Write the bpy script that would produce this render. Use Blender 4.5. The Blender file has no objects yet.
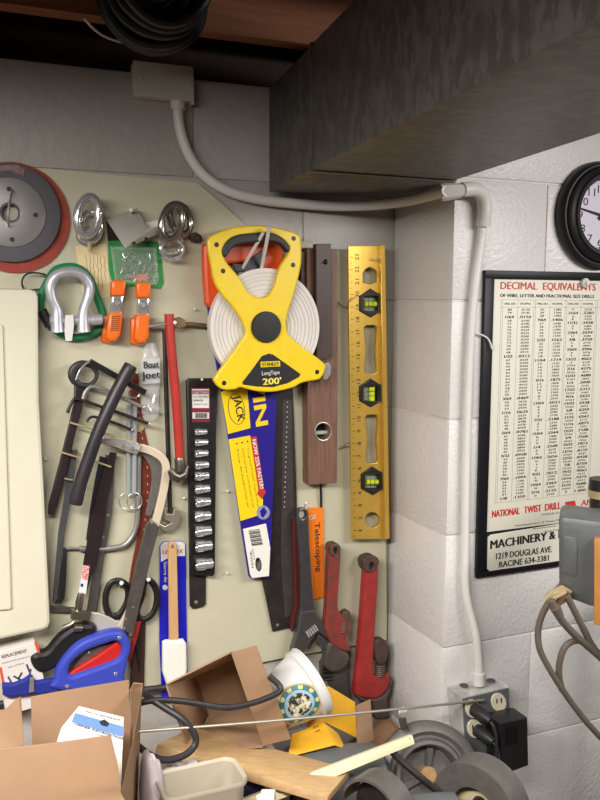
import bpy, bmesh, math, random
from mathutils import Vector, Matrix
random.seed(7)
SC = bpy.context.scene
COL = SC.collection
# ------------------------------------------------------------------ camera
YAW, PIT, ROLL, FPX = math.radians(23.7155), math.radians(6.644), math.radians(.2435), 861.66
CAM = Vector((0, -1.593, 1.75))
cy, sy, cp, sp = math.cos(YAW), math.sin(YAW), math.cos(PIT), math.sin(PIT)
FWD = Vector((sy*cp, cy*cp, -sp)); RGT = Vector((cy, -sy, 0)); UPV = RGT.cross(FWD)
c_, s_ = math.cos(ROLL), math.sin(ROLL)
RGT, UPV = RGT*c_+UPV*s_, UPV*c_-RGT*s_
cd = bpy.data.cameras.new('camera'); cam = bpy.data.objects.new('camera', cd); COL.objects.link(cam)
m = Matrix.Identity(4)
for i in range(3):
    m[i][0], m[i][1], m[i][2], m[i][3] = RGT[i], UPV[i], -FWD[i], CAM[i]
cam.matrix_world = m
cd.sensor_fit = 'VERTICAL'; cd.sensor_height = 36; cd.sensor_width = 27; cd.lens = FPX/800*36; cd.clip_start = .02
SC.camera = cam

def ray(u, v): return RGT*((u-300)/FPX)+UPV*((400-v)/FPX)+FWD
def P(u, v, d=0.0):                       # point of the vertical plane d metres in front of the back wall
    r = ray(u, v); return CAM+r*((-d-CAM.y)/r.y)
def PR(u, v, d=0.0): return P(u, v, d+.22)   # same for the right wall face, which stands .22 m proud
def PZ(u, v, z):
    r = ray(u, v); return CAM+r*((z-CAM.z)/r.z)
def mpp(u, v, d):                         # metres per pixel at that point
    return (P(u, v, d)-CAM).dot(FWD)/FPX

# ------------------------------------------------------------------ materials
def s2l(c):
    c = c/255
    return c/12.92 if c <= .04045 else ((c+.055)/1.055)**2.4
def rgb(r, g, b): return (s2l(r), s2l(g), s2l(b), 1)
MATS = {}
def mat(name, col, rough=.5, metal=0, var=0.0, vscale=20, bump=0.0, bscale=60, spec=.5, stretch=None, col2=None, coat=0, trans=0, sharp=False):
    if name in MATS: return MATS[name]
    m = bpy.data.materials.new(name); m.use_nodes = True
    nt = m.node_tree; N = nt.nodes; L = nt.links
    b = N['Principled BSDF']
    b.inputs['Base Color'].default_value = rgb(*col); b.inputs['Roughness'].default_value = rough
    b.inputs['Metallic'].default_value = metal; b.inputs['Specular IOR Level'].default_value = spec
    b.inputs['Coat Weight'].default_value = coat; b.inputs['Transmission Weight'].default_value = trans
    tc = N.new('ShaderNodeTexCoord'); mp = N.new('ShaderNodeMapping'); L.new(tc.outputs['Object'], mp.inputs['Vector'])
    if stretch: mp.inputs['Scale'].default_value = stretch
    if var or col2:
        n = N.new('ShaderNodeTexNoise'); n.inputs['Scale'].default_value = vscale; n.inputs['Detail'].default_value = 6; n.inputs['Roughness'].default_value = .65
        L.new(mp.outputs['Vector'], n.inputs['Vector'])
        r = N.new('ShaderNodeValToRGB'); L.new(n.outputs['Fac'], r.inputs['Fac'])
        if col2:
            a, c = rgb(*col), rgb(*col2)
            r.color_ramp.elements[0].position, r.color_ramp.elements[1].position = (.46, .56) if sharp else (.35, .68)
        else:
            a = tuple(x*(1-var) for x in rgb(*col)[:3])+(1,); c = tuple(min(1, x*(1+var)) for x in rgb(*col)[:3])+(1,)
            r.color_ramp.elements[0].position, r.color_ramp.elements[1].position = .3, .7
        r.color_ramp.elements[0].color = a; r.color_ramp.elements[1].color = c
        L.new(r.outputs['Color'], b.inputs['Base Color'])
    if bump:
        n2 = N.new('ShaderNodeTexNoise'); n2.inputs['Scale'].default_value = bscale; n2.inputs['Detail'].default_value = 5
        L.new(mp.outputs['Vector'], n2.inputs['Vector'])
        bp = N.new('ShaderNodeBump'); bp.inputs['Strength'].default_value = bump; bp.inputs['Distance'].default_value = .004
        L.new(n2.outputs['Fac'], bp.inputs['Height']); L.new(bp.outputs['Normal'], b.inputs['Normal'])
    MATS[name] = m; return m
def plastic_film(name, tint=(235, 238, 240), opac=.35):
    if name in MATS: return MATS[name]
    m = bpy.data.materials.new(name); m.use_nodes = True; nt = m.node_tree; N = nt.nodes; L = nt.links
    b = N['Principled BSDF']; b.inputs['Base Color'].default_value = rgb(*tint); b.inputs['Roughness'].default_value = .12
    t = N.new('ShaderNodeBsdfTransparent'); mx = N.new('ShaderNodeMixShader'); mx.inputs['Fac'].default_value = opac
    L.new(t.outputs[0], mx.inputs[1]); L.new(b.outputs[0], mx.inputs[2]); L.new(mx.outputs[0], N['Material Output'].inputs['Surface'])
    MATS[name] = m; return m

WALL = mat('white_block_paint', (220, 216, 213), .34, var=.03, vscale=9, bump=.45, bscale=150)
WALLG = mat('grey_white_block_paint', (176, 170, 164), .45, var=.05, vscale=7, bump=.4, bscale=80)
BOARD = mat('cream_board_paint', (190, 185, 160), .5, var=.05, vscale=5, bump=.12, bscale=25)
CREAM = mat('cream_door_paint', (208, 204, 182), .4, var=.03, vscale=6, bump=.06, bscale=40)
PIPEW = mat('white_pipe_paint', (218, 214, 208), .38, var=.03, bump=.15, bscale=90)
BOXW = mat('ivory_box_paint', (200, 194, 184), .45, var=.04, bump=.15, bscale=80)
GALV = mat('galvanised_duct', (74, 71, 68), .5, .3, col2=(94, 91, 87), vscale=46, stretch=(1, 1, .6), bump=.05, sharp=True)
JOIST = mat('joist_wood', (138, 84, 52), .7, var=.25, vscale=14, stretch=(.4, 4, 4), bump=.3)
DARKW = mat('dark_wood', (58, 38, 30), .8, var=.3, vscale=10)
CHROME = mat('chrome', (222, 222, 222), .14, .75)
STEEL = mat('steel', (186, 184, 180), .32, .75, var=.12, vscale=40)
SATIN = mat('satin_steel', (160, 158, 154), .42, .6, var=.1, vscale=30)
GREYST = mat('dull_grey_steel', (98, 94, 90), .5, .7, var=.25, vscale=35)
DARKST = mat('dark_steel', (62, 56, 54), .45, .6, var=.3, vscale=40)
RUST = mat('rusty_steel', (92, 74, 66), .6, .5, var=.35, vscale=45, bump=.1)
BLACK = mat('black_plastic', (24, 23, 24), .42, var=.1)
RUBBER = mat('black_rubber', (40, 38, 40), .5, var=.15, vscale=60)
FOAM = mat('worn_black_grip', (42, 38, 42), .42, var=.3, vscale=50, stretch=(1, 1, .2))
YEL = mat('yellow_plastic', (240, 206, 30), .35, var=.04, vscale=60, col2=None)
ORANGE = mat('orange_plastic', (240, 110, 22), .35)
SAWOR = mat('saw_orange', (226, 84, 34), .4)
TAPEW = mat('white_tape', (222, 216, 208), .55)
TAPEL = mat('tape_shade', (200, 193, 186), .6)
BLUE = mat('sleeve_blue', (40, 28, 132), .35)
PACKB = mat('pack_blue', (28, 30, 178), .3)
HBLUE = mat('handle_blue', (58, 72, 176), .35)
RED = mat('red_paint', (178, 52, 42), .38, var=.12, vscale=30)
REDH = mat('red_grip', (188, 36, 34), .4)
WREDB = mat('worn_red_paint', (146, 54, 46), .45, .1, col2=(92, 60, 54), vscale=40, bump=.08, sharp=False)
WRED = mat('red_wrench_paint', (152, 44, 40), .42, var=.2, vscale=40, bump=.05)
GOLD = mat('anodised_gold', (220, 180, 84), .36, .7, var=.05)
BRASS = mat('brass', (206, 188, 146), .35, .5)
LIME = mat('lime_vial', (206, 224, 40), .15, var=.1)
WOODB = mat('worn_level_wood', (128, 92, 74), .5, col2=(98, 70, 58), vscale=30, stretch=(6, 6, .5), bump=.1)
WOODD = mat('dark_level_wood', (66, 48, 42), .45, var=.25, vscale=30, stretch=(6, 6, .5))
PINE = mat('pine_board', (206, 172, 124), .55, col2=(186, 148, 102), vscale=9, stretch=(1.2, 14, 14), bump=.02)
PINEL = mat('pale_pine', (240, 226, 186), .55, var=.06, vscale=14, stretch=(1, 9, 9))
STICK = mat('handle_wood', (196, 156, 112), .5, var=.08, vscale=20, stretch=(8, 8, 1))
CARD = mat('cardboard', (154, 122, 93), .75, var=.05, vscale=18, bump=.06, bscale=120)
CARDK = mat('cardboard_edge', (206, 168, 126), .8, var=.1, vscale=120)
PAPER = mat('paper', (216, 214, 209), .6)
CREAMP = mat('chart_paper', (216, 212, 196), .5)
INK = mat('black_ink', (26, 24, 24), .6)
REDINK = mat('red_ink', (192, 48, 42), .5)
BLUEINK = mat('blue_ink', (96, 132, 200), .5)
FRAMEB = mat('black_frame', (22, 20, 26), .45, spec=.3)
WHITEP = mat('white_plastic', (232, 228, 218), .4)
IVORY = mat('ivory_plastic', (234, 224, 194), .35)
BEIGEM = mat('beige_enamel', (214, 198, 174), .35, .1, var=.05)
ABRAS = mat('grey_abrasive', (92, 90, 96), .85, var=.1, vscale=200, bump=.2, bscale=400)
REDAB = mat('red_disc', (150, 58, 46), .7, var=.18, vscale=60)
GREENS = mat('green_sling', (20, 118, 74), .55, var=.15, vscale=80)
LEATH = mat('brown_leather', (112, 48, 32), .45, var=.2, vscale=40)
DLEATH = mat('dark_leather', (58, 36, 32), .5, var=.2, vscale=40)
YCARD = mat('yellow_card', (236, 176, 40), .45, var=.06)
TUBW = mat('tub_white', (212, 210, 208), .35)
BINP = mat('beige_bin_plastic', (180, 170, 150), .45, var=.04)
BINL = mat('grey_bin_plastic', (196, 192, 184), .45, var=.04)
MACH = mat('grey_machine_paint', (100, 103, 104), .42, .1, var=.1, vscale=40, bump=.08, bscale=120)
MACHL = mat('grey_cast_paint', (106, 103, 98), .5, .3, var=.16, vscale=50, bump=.1, bscale=120)
CABLEG = mat('grey_brown_cable', (104, 94, 84), .55, var=.15)
BRONZE = mat('brown_metal', (128, 104, 72), .45, .6, var=.2)
BENCH = mat('bench_wood', (120, 92, 66), .6, var=.2, vscale=10, stretch=(1, 8, 8))
CONC = mat('concrete', (120, 116, 110), .8, var=.15, vscale=6)
GREENP = mat('green_card', (44, 138, 64), .4)
TEAL = mat('teal_ink', (56, 110, 120), .5); SALMON = mat('salmon_print', (206, 138, 116), .5)
TAN = mat('tan_hub', (178, 140, 96), .6, var=.2, vscale=60)
FILM = plastic_film('clear_film', opac=.22); FILM2 = plastic_film('blister_film', (250, 252, 250), .13)
CLOCKF = mat('clock_face', (216, 208, 222), .4)
MAROON = mat('maroon_print', (120, 22, 44), .5)

# ------------------------------------------------------------------ object helpers
def finish(me, ang=35):
    me.polygons.foreach_set('use_smooth', [True]*len(me.polygons))
    me.set_sharp_from_angle(angle=math.radians(ang)); me.update()
def thing(name, label, cat, loc, group=None, kind=None):
    o = bpy.data.objects.new(name, None); o.empty_display_size = .02; COL.objects.link(o); o.location = loc
    tag(o, label, cat, group, kind); return o
def tag(o, label, cat, group=None, kind=None):
    o['label'] = label; o['category'] = cat
    if group: o['group'] = group
    if kind: o['kind'] = kind
    return o
def rootloc(par):
    v = Vector((0, 0, 0))
    while par is not None: v += Vector(par.location); par = par.parent
    return v
def link(name, me, mats, parent=None, ang=35, label=None):
    if not isinstance(mats, (list, tuple)): mats = [mats]
    me.materials.clear()
    for m in mats: me.materials.append(m)
    xs = [v.co for v in me.vertices]
    lo = Vector([min(c[i] for c in xs) for i in range(3)]); hi = Vector([max(c[i] for c in xs) for i in range(3)])
    org = (lo+hi)/2
    me.transform(Matrix.Translation(-org)); finish(me, ang)
    o = bpy.data.objects.new(name, me); COL.objects.link(o)
    o.location = org-rootloc(parent)
    if parent: o.parent = parent
    if label: o['label'] = label
    me.name = name
    return o
class MB:
    def __init__(s): s.b = bmesh.new(); s.mi = 0
    def _mark(s, fs):
        for f in fs: f.material_index = s.mi
    def tube(s, pts, r, n=10, closed=False, caps=True, squash=None):
        pts = [Vector(p) for p in pts]; k = len(pts)
        rs = r if isinstance(r, (list, tuple)) else [r]*k
        tans = []
        for i in range(k):
            a = pts[(i-1) % k] if closed or i > 0 else pts[i]; b = pts[(i+1) % k] if closed or i < k-1 else pts[i]
            tans.append((b-a).normalized())
        t0 = tans[0]; nrm = t0.cross(Vector((0, 1, 0)))
        if nrm.length < .05: nrm = t0.cross(Vector((0, 0, 1)))
        nrm.normalize(); rings = []
        for i in range(k):
            nrm = (nrm-tans[i]*nrm.dot(tans[i])).normalized(); bn = tans[i].cross(nrm)
            q = squash or (1, 1)
            rings.append([s.b.verts.new(pts[i]+(nrm*math.cos(2*math.pi*j/n)*q[0]+bn*math.sin(2*math.pi*j/n)*q[1])*rs[i]) for j in range(n)])
        fs = []
        for i in range(k if closed else k-1):
            A, B = rings[i], rings[(i+1) % k]
            off = 0
            if closed and i == k-1:
                off = min(range(n), key=lambda o: (A[0].co-B[o].co).length)
            for j in range(n):
                fs.append(s.b.faces.new((A[j], A[(j+1) % n], B[(j+1+off) % n], B[(j+off) % n])))
        if caps and not closed:
            fs.append(s.b.faces.new(rings[0][::-1])); fs.append(s.b.faces.new(rings[-1]))
        s._mark(fs); return s
    def lathe(s, c, axis, prof, n=32, a0=0, a1=2*math.pi, ref=None):
        c = Vector(c); ax = Vector(axis).normalized()
        e = Vector(ref) if ref is not None else ax.cross(Vector((0, 0, 1)))
        if e.length < .05: e = ax.cross(Vector((1, 0, 0)))
        e = (e-ax*e.dot(ax)).normalized(); f = ax.cross(e); full = abs(a1-a0-2*math.pi) < 1e-6
        nn = n if full else n+1; R = []
        for r, h in prof:
            if r < 1e-7: R.append([s.b.verts.new(c+ax*h)]*nn); continue
            R.append([s.b.verts.new(c+ax*h+(e*math.cos(a0+(a1-a0)*j/n)+f*math.sin(a0+(a1-a0)*j/n))*r) for j in range(nn)])
        fs = []
        for A, B in zip(R, R[1:]):
            for j in range(n):
                q = [A[j], A[(j+1) % nn], B[(j+1) % nn], B[j]]; w = []
                for v in q:
                    if v not in w: w.append(v)
                if len(w) > 2:
                    try: fs.append(s.b.faces.new(w))
                    except ValueError: pass
        s._mark(fs); return s
    def disc(s, c, axis, r, th, n=32, bev=.001):
        bev = min(bev, th*.3, r*.3)
        return s.lathe(c, axis, [(0, 0), (r-bev, 0), (r, bev), (r, th-bev), (r-bev, th), (0, th)], n)
    def prism(s, pts, ext, bev=0):            # pts: 3d polygon, ext: extrusion vector
        b2 = bmesh.new(); ext = Vector(ext)
        A = [b2.verts.new(Vector(p)) for p in pts]; B = [b2.verts.new(Vector(p)+ext) for p in pts]; k = len(A)
        b2.faces.new(A); b2.faces.new(B[::-1])
        for i in range(k): b2.faces.new((A[i], B[i], B[(i+1) % k], A[(i+1) % k]))
        bmesh.ops.recalc_face_normals(b2, faces=b2.faces)
        if bev: bmesh.ops.bevel(b2, geom=list(b2.edges), offset=bev, segments=2, profile=.5, affect='EDGES', clamp_overlap=True)
        return s.merge(b2)
    def merge(s, b2):
        me = bpy.data.meshes.new('tmp'); b2.to_mesh(me); b2.free(); s.mesh(me); return s
    def mesh(s, me, mw=None):
        if mw is not None: me.transform(mw)
        k = len(s.b.faces); s.b.from_mesh(me); s.b.faces.ensure_lookup_table()
        s._mark(s.b.faces[k:]); bpy.data.meshes.remove(me); return s
    def box(s, lo, hi, bev=0):
        lo, hi = Vector(lo), Vector(hi)
        return s.prism([(lo.x, lo.y, lo.z), (hi.x, lo.y, lo.z), (hi.x, hi.y, lo.z), (lo.x, hi.y, lo.z)], (0, 0, hi.z-lo.z), bev)
    def plate(s, outer, d0, th, holes=(), bev=.001, off=0.0, sm=False, P=P):
        dd = d0+th
        def loop(q): return [P(u, v, dd) for u, v in (cr(q) if sm else q)]
        cu = bpy.data.curves.new('c', 'CURVE'); cu.dimensions = '2D'; cu.fill_mode = 'BOTH'
        for q in [outer]+list(holes):
            pts = loop(q); sp_ = cu.splines.new('POLY'); sp_.points.add(len(pts)-1); sp_.use_cyclic_u = True
            for p, w in zip(sp_.points, pts): p.co = (w.x, w.z, 0, 1)
        y = P(300, 300, dd).y
        bev = min(bev, th*.45); cu.extrude = th/2-bev; cu.bevel_depth = bev; cu.bevel_resolution = 1; cu.offset = -bev
        o = bpy.data.objects.new('c', cu); COL.objects.link(o)
        bpy.context.view_layer.update()
        me = bpy.data.meshes.new_from_object(o.evaluated_get(bpy.context.evaluated_depsgraph_get()))
        bpy.data.objects.remove(o); bpy.data.curves.remove(cu)
        mw = Matrix(((1, 0, 0, 0), (0, 0, -1, y+th/2), (0, 1, 0, 0), (0, 0, 0, 1)))
        return s.mesh(me, mw)
    def build(s, name, mats, parent=None, ang=35, label=None, recalc=True):
        if recalc: bmesh.ops.recalc_face_normals(s.b, faces=s.b.faces)
        me = bpy.data.meshes.new(name); s.b.to_mesh(me); s.b.free()
        return link(name, me, mats, parent, ang, label)
def cr(q, n=5, closed=True):                  # Catmull-Rom through points of any dimension
    q = [Vector(p) for p in q]; k = len(q); out = []
    for i in range(k if closed else k-1):
        g = (lambda j: q[j % k]) if closed else (lambda j: q[min(max(j, 0), k-1)])
        a, b, c, d = g(i-1), g(i), g(i+1), g(i+2)
        for t in range(n):
            t /= n
            out.append(.5*((2*b)+(c-a)*t+(2*a-5*b+4*c-d)*t*t+(3*b-a-3*c+d)*t**3))
    if not closed: out.append(q[-1])
    return out
def path(px, n=5, closed=False, P=P):         # [(u,v,d)...] smoothed into world points
    return cr([P(*p) for p in px], n, closed)
def ell(u, v, ru, rv, n=28, a=0):
    a = math.radians(a); o = []
    for i in range(n):
        t = 2*math.pi*i/n; x, y = ru*math.cos(t), rv*math.sin(t)
        o.append((u+x*math.cos(a)-y*math.sin(a), v+x*math.sin(a)+y*math.cos(a)))
    return o
def plate(name, outer, d0, th, mats, parent=None, **k):
    lab = k.pop('label', None)
    return MB().plate(outer, d0, th, **k).build(name, mats, parent, label=lab)
def tube(name, px, r, mats, parent=None, n=5, closed=False, seg=10, P=P, smooth=True, label=None, squash=None):
    pts = path(px, n, closed, P) if smooth else [P(*p) for p in px]
    return MB().tube(pts, r, seg, closed, squash=squash).build(name, mats, parent, label=label)
def stripquad(u0, v0, u1, v1, w):             # bar of width w px from one point to another
    dx, dy = u1-u0, v1-v0; l = math.hypot(dx, dy); nx, ny = -dy/l*w/2, dx/l*w/2
    return [(u0+nx, v0+ny), (u1+nx, v1+ny), (u1-nx, v1-ny), (u0-nx, v0-ny)]
_fonts = []
def texts(name, items, mats, parent, thick=.0003, label=None):
    """items: (string, baseline-left point, baseline-right point, cap height in metres, surface normal, boldness)"""
    objs = []
    for it in items:
        cu = bpy.data.curves.new('t', 'FONT'); cu.body = it[0]; cu.size = 1; cu.resolution_u = 2
        cu.offset = 0; cu.extrude = 0
        o = bpy.data.objects.new('t', cu); COL.objects.link(o); objs.append(o)
    bpy.context.view_layer.update(); dg = bpy.context.evaluated_depsgraph_get()
    mb = MB()
    for it, o in zip(items, objs):
        me = bpy.data.meshes.new_from_object(o.evaluated_get(dg))
        if len(me.vertices):
            x0 = min(v.co.x for v in me.vertices); x1 = max(v.co.x for v in me.vertices)
            a, b, h, nrm = Vector(it[1]), Vector(it[2]), it[3], Vector(it[4]).normalized()
            X = b-a; w = X.length; X.normalize(); Yv = nrm.cross(X).normalized()
            sx = w/max(x1-x0, 1e-6); sy_ = h/.69
            mw = Matrix.Identity(4)
            for i in range(3):
                mw[i][0] = X[i]*sx; mw[i][1] = Yv[i]*sy_; mw[i][2] = nrm[i]; mw[i][3] = a[i]-X[i]*x0*sx+nrm[i]*thick
            bold = it[5] if len(it) > 5 else 0
            for sh in ((-bold, 0, bold) if bold > .008 else (0,)):
                m2 = mw.copy(); me2 = me.copy()
                for i in range(3): m2[i][3] += X[i]*sh*sy_*.9+nrm[i]*sh*.0008
                mb.mesh(me2, m2)
            bpy.data.meshes.remove(me)
        else: bpy.data.meshes.remove(me)
    for o in objs:
        cu = o.data; bpy.data.objects.remove(o); bpy.data.curves.remove(cu)
    return mb.build(name, mats, parent, recalc=False, label=label)
NY = (0, -1, 0)
def T(s, u0, v0, u1, v1, hpx, d, bold=0, P=P):  # text item between two pixel points on plane d
    a, b = P(u0, v0, d), P(u1, v1, d)
    return (s, a, b, hpx*(a-CAM).dot(FWD)/FPX, NY, bold)
def sheet(mb, poly, d, th=.0004, P=P): return mb.plate(poly, d, th, bev=0, P=P)

# ------------------------------------------------------------------ the room
def struct(o, label=None):
    o['kind'] = 'structure'
    if label: o['label'] = label
    return o
CX = .912                                       # the corner where the wall steps forward
def blocks(mb, origin, ex, ey, length, z0, z1, course=.2265, zref=1.07, blen=.45, shift=0, bev=.004, depth=.05):
    o = Vector(origin); ex, ey = Vector(ex), Vector(ey)
    k = math.floor((z0-zref)/course)
    z = zref+k*course; row = k
    while z < z1-1e-4:
        a, b = max(z, z0), min(z+course, z1)
        x = -((shift+(row % 2)*blen/2) % blen)
        while x < length-1e-4:
            p, q = max(x, 0), min(x+blen, length)
            if q-p > .004 and b-a > .004:
                g = .0012
                pts = [o+ex*(p+g)+Vector((0, 0, a+g)), o+ex*(q-g)+Vector((0, 0, a+g)), o+ex*(q-g)+Vector((0, 0, b-g)), o+ex*(p+g)+Vector((0, 0, b-g))]
                mb.prism(pts, ey*depth, bev)
            x += blen
        z += course; row += 1
    i_ = ex*.004; o2 = o+ey*.0035
    mb.prism([o2+i_+Vector((0, 0, z0)), o2+ex*length+Vector((0, 0, z0)), o2+ex*length+Vector((0, 0, z1)), o2+i_+Vector((0, 0, z1))], ey*(depth+.06))
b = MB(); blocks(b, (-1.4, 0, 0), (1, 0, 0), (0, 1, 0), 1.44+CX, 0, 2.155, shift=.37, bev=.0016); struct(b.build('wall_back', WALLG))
b = MB(); blocks(b, (CX, -.217, 0), (0, 1, 0), (1, 0, 0), .217, 0, 2.155, blen=.9, bev=.003); struct(b.build('wall_return', WALL))
b = MB(); blocks(b, (CX, -.22, 0), (1, 0, 0), (0, 1, 0), 2.6-CX, 0, 2.155, shift=.01, bev=.003); struct(b.build('wall_right', WALL))
struct(MB().box((-1.5, -3.2, -.1), (2.6, .15, 0)).build('floor', CONC))
struct(MB().box((-1.5, -3.2, 2.42), (2.6, .3, 2.5)).build('ceiling', DARKW))
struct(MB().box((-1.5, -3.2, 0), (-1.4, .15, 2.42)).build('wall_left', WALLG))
struct(MB().box((2.6, -3.2, 0), (2.7, .15, 2.42)).build('wall_far_right', CONC))
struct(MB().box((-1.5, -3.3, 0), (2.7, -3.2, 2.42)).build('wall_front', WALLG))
struct(MB().box((-1.4, .05, 2.155), (2.6, .15, 2.42)).build('trim_1', DARKW))
for i, y in enumerate((-.10, -.51, -.92, -1.33, -1.74)):
    struct(MB().box((-1.4, y-.04, 2.2), (2.6, y, 2.42), .002).build('trim_%d' % (i+2), JOIST))

# cream backing board on the wall
plate('backing_board', [(-420, 118), (0, 165), (60, 169), (110, 174), (197, 182), (222, 203), (247, 226), (300, 240), (338, 250.5), (386, 257), (386.5, 545), (387, 600), (387, 640), (278, 659.5), (150, 687), (0, 702.5), (-430, 745)], 0.0005, .011, BOARD, bev=.0015)
bb = bpy.data.objects['backing_board']; tag(bb, 'cream painted hanging board fixed to the block wall, tools hung on it', 'board')

# cabinet door, left
t = thing('cabinet_door', 'cream painted panelled cabinet door at the left edge of the tool board', 'cabinet door', P(0, 460, .05), kind='thing')
plate('door_slab', [(-120, 286), (30, 289), (36, 291), (38.5, 297), (39.5, 400), (45, 500), (49.5, 600), (50.5, 622), (48, 628), (43, 630.5), (0, 640), (-125, 655)], .03, .026, CREAM, t, bev=.006)
plate('raised_panel', [(-100, 325), (1, 324), (3, 326), (12, 608), (10, 610), (-104, 620)], .055, .006, CREAM, t, bev=.003)

# duct
t = thing('air_duct', 'grey galvanised sheet metal air duct running out from the wall corner', 'duct', (.7, -.6, 1.955))
def ductsec(y0, y1, g=0):
    L = lambda y: .625+.148*(y); Rr = lambda y: (.93+.263*y) if y > -.79 else .722+.148*(y+.79)
    pts = [(L(y0)-g, y0, 1.955-g), (L(y1)-g, y1, 1.955-g), (Rr(y1)+g, y1, 1.955-g), (Rr(y0)+g, y0, 1.955-g)]
    return MB().prism(pts, (0, 0, .19+2*g), .0015)
ductsec(-.03, -.315).build('duct_section', GALV, t); ductsec(-.319, -2.3, .0012).build('duct_section', GALV, t)
ductsec(-.309, -.325, .0035).build('slip_joint', GALV, t)

# coil of black cable on the joist
b = MB(); base = P(155, -6, .2)
for i in range(7):
    c = base+Vector((.004*math.sin(i*2.1), .028-.014*i, .006*math.cos(i*1.7)+.003*i))
    r = .083-.002*i
    b.tube([c+Vector((math.cos(a)*r, .004*math.sin(3*a+i), math.sin(a)*r*1.02)) for a in [2*math.pi*k/40 for k in range(40)]], .0078, 8, True)
for i in range(6):
    c = base+Vector((0, .02-.012*(i % 3), .010)); r = .070-.010*i
    b.tube([c+Vector((math.cos(a)*r, 0, math.sin(a)*r)) for a in [2*math.pi*k/36 for k in range(36)]], .009, 8, True)
tag(b.build('cable_coil', mat('coil_black', (34, 33, 40), .5)), 'coil of black cable hanging from the wooden ceiling joist', 'cable coil')
tag(tube('loose_wire', [(84, 18, .17), (92, 27, .15), (104, 36, .12), (122, 42, .09), (136, 41, .06)], .0022, PIPEW), 'thin white wire drooping below the joist beside the black coil', 'wire')

# junction box up on the wall
t = thing('junction_box', 'ivory painted junction box at the top of the block wall', 'electrical box', P(165, 85, .02))
plate('box_body', [(134, 62), (194, 68), (195, 104), (190, 101), (135, 95)], .0, .03, BOXW, t, bev=.003)
plate('cover_plate', [(133, 60), (193.5, 66.5), (194.5, 101.5), (134, 94.5)], .03, .004, BOXW, t, bev=.0015)
for u, v in ((141, 77), (189, 84)): MB().disc(P(u, v, .0338), NY, .0042, .0025, 12).build('screw', BOXW, t)

# conduit, from the box to the corner
t = thing('wall_conduit', 'white painted conduit bending from junction box across to the corner under the duct', 'conduit', P(200, 170, .02))
tube('pipe', [(178, 96, .018), (178, 112, .018), (180, 128, .018), (186, 148, .018), (196, 166, .018), (211, 181, .018), (233, 193, .018), (262, 200, .019), (300, 204, .024), (340, 206, .04), (380, 204.5, .085), (412, 200, .15), (436, 194, .222), (446, 191, .25)], .0098, PIPEW, t, seg=14)
MB().tube([P(177.5, 97, .018), P(178, 110, .018)], .0135, 16).build('connector', PIPEW, t)
a, bq = P(441, 192.5, .236), P(464, 190, .252)
MB().tube([a, a+(bq-a)*.3, bq], [.0155, .0155, .0125], 8).build('connector', PIPEW, t)
# conduit down to the outlet
t = thing('outlet_conduit', 'white painted conduit running down the corner wall to the outlet box', 'conduit', PR(465, 450, .02))
el = [(462, 190, .032), (472, 189, .03), (480, 192, .026), (484, 201, .022), (484.5, 214, .02), (483, 226, .016)]
tube('elbow', el, .0135, PIPEW, t, P=PR, seg=14)
tube('pipe', [(483.5, 214, .016), (481, 240, .013), (475, 285, .012), (470.5, 335, .012), (468, 390, .012), (466.5, 440, .012), (465.5, 500, .012), (465, 550, .013), (465, 580, .016), (467, 600, .02), (472.5, 622, .026), (477, 642, .03), (478.8, 660, .032), (479, 684, .032)], .0085, PIPEW, t, P=PR, seg=14)
MB().tube([PR(478.5, 673, .032), PR(479, 684, .032)], .0125, 12).build('connector', PIPEW, t)
tag(tube('stub_wire', [(466, 334, .004), (478, 334, .006), (486, 337, .012), (490, 342, .016), (492, 349, .017)], .0016, PIPEW, P=PR), 'short white wire end sticking out by the top corner of the chart', 'wire')

# outlet box
t = thing('outlet_box', 'grey metal outlet box with ivory sockets on the wall under the conduit', 'outlet', PR(485, 720, .02))
PB = lambda u, v, d: PR(u, v, d)
MB().plate([(461, 697), (510, 686.5), (513, 757), (466, 772)], 0, .052, bev=.005, P=PR).build('box_body', mat('worn_box', (214, 212, 208), .4, .1, col2=(160, 160, 160), vscale=30), t)
plate('cover_plate', [(463, 699), (509, 688.5), (512, 754), (467, 768)], .052, .004, MACH, t, bev=.0015, P=PR)
for u, v in ((499, 702.5), (473, 709), (475, 729)):
    o = plate('receptacle', ell(u, v, 7.4, 9.4, 24, -12), .056, .003, IVORY, t, P=PR, bev=.001)
    plate('slots', stripquad(u-2, v-3.6, u-2, v+1, 1.2), .059, .0006, INK, o, P=PR, holes=[], bev=0)
    plate('slots', stripquad(u+2.3, v-4.2, u+2.3, v+.4, 1.2), .059, .0006, INK, o, P=PR, bev=0)
for u, v in ((464, 686), (491, 681)):
    c = PR(u, v, .03); MB().disc(Vector((c.x, c.y, PR(461, 696, .052).z+.0005)) if 0 else c, (0, 0, 1), .009, .002, 20).build('knockout', GREYST, t)
t = thing('power_adapter', 'black block power adapter plugged into the grey outlet box', 'power adapter', PR(508, 740, .06))
MB().plate([(500, 724), (528, 718), (529, 766), (502, 776)], .06, .05, bev=.004, P=PR).build('adapter_case', BLACK, t)
MB().plate([(506, 729), (517, 726.5), (518, 743), (507, 746)], .11, .002, bev=.0008, P=PR).build('rating_panel', mat('black_gloss', (16, 16, 18), .25), t)
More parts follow.
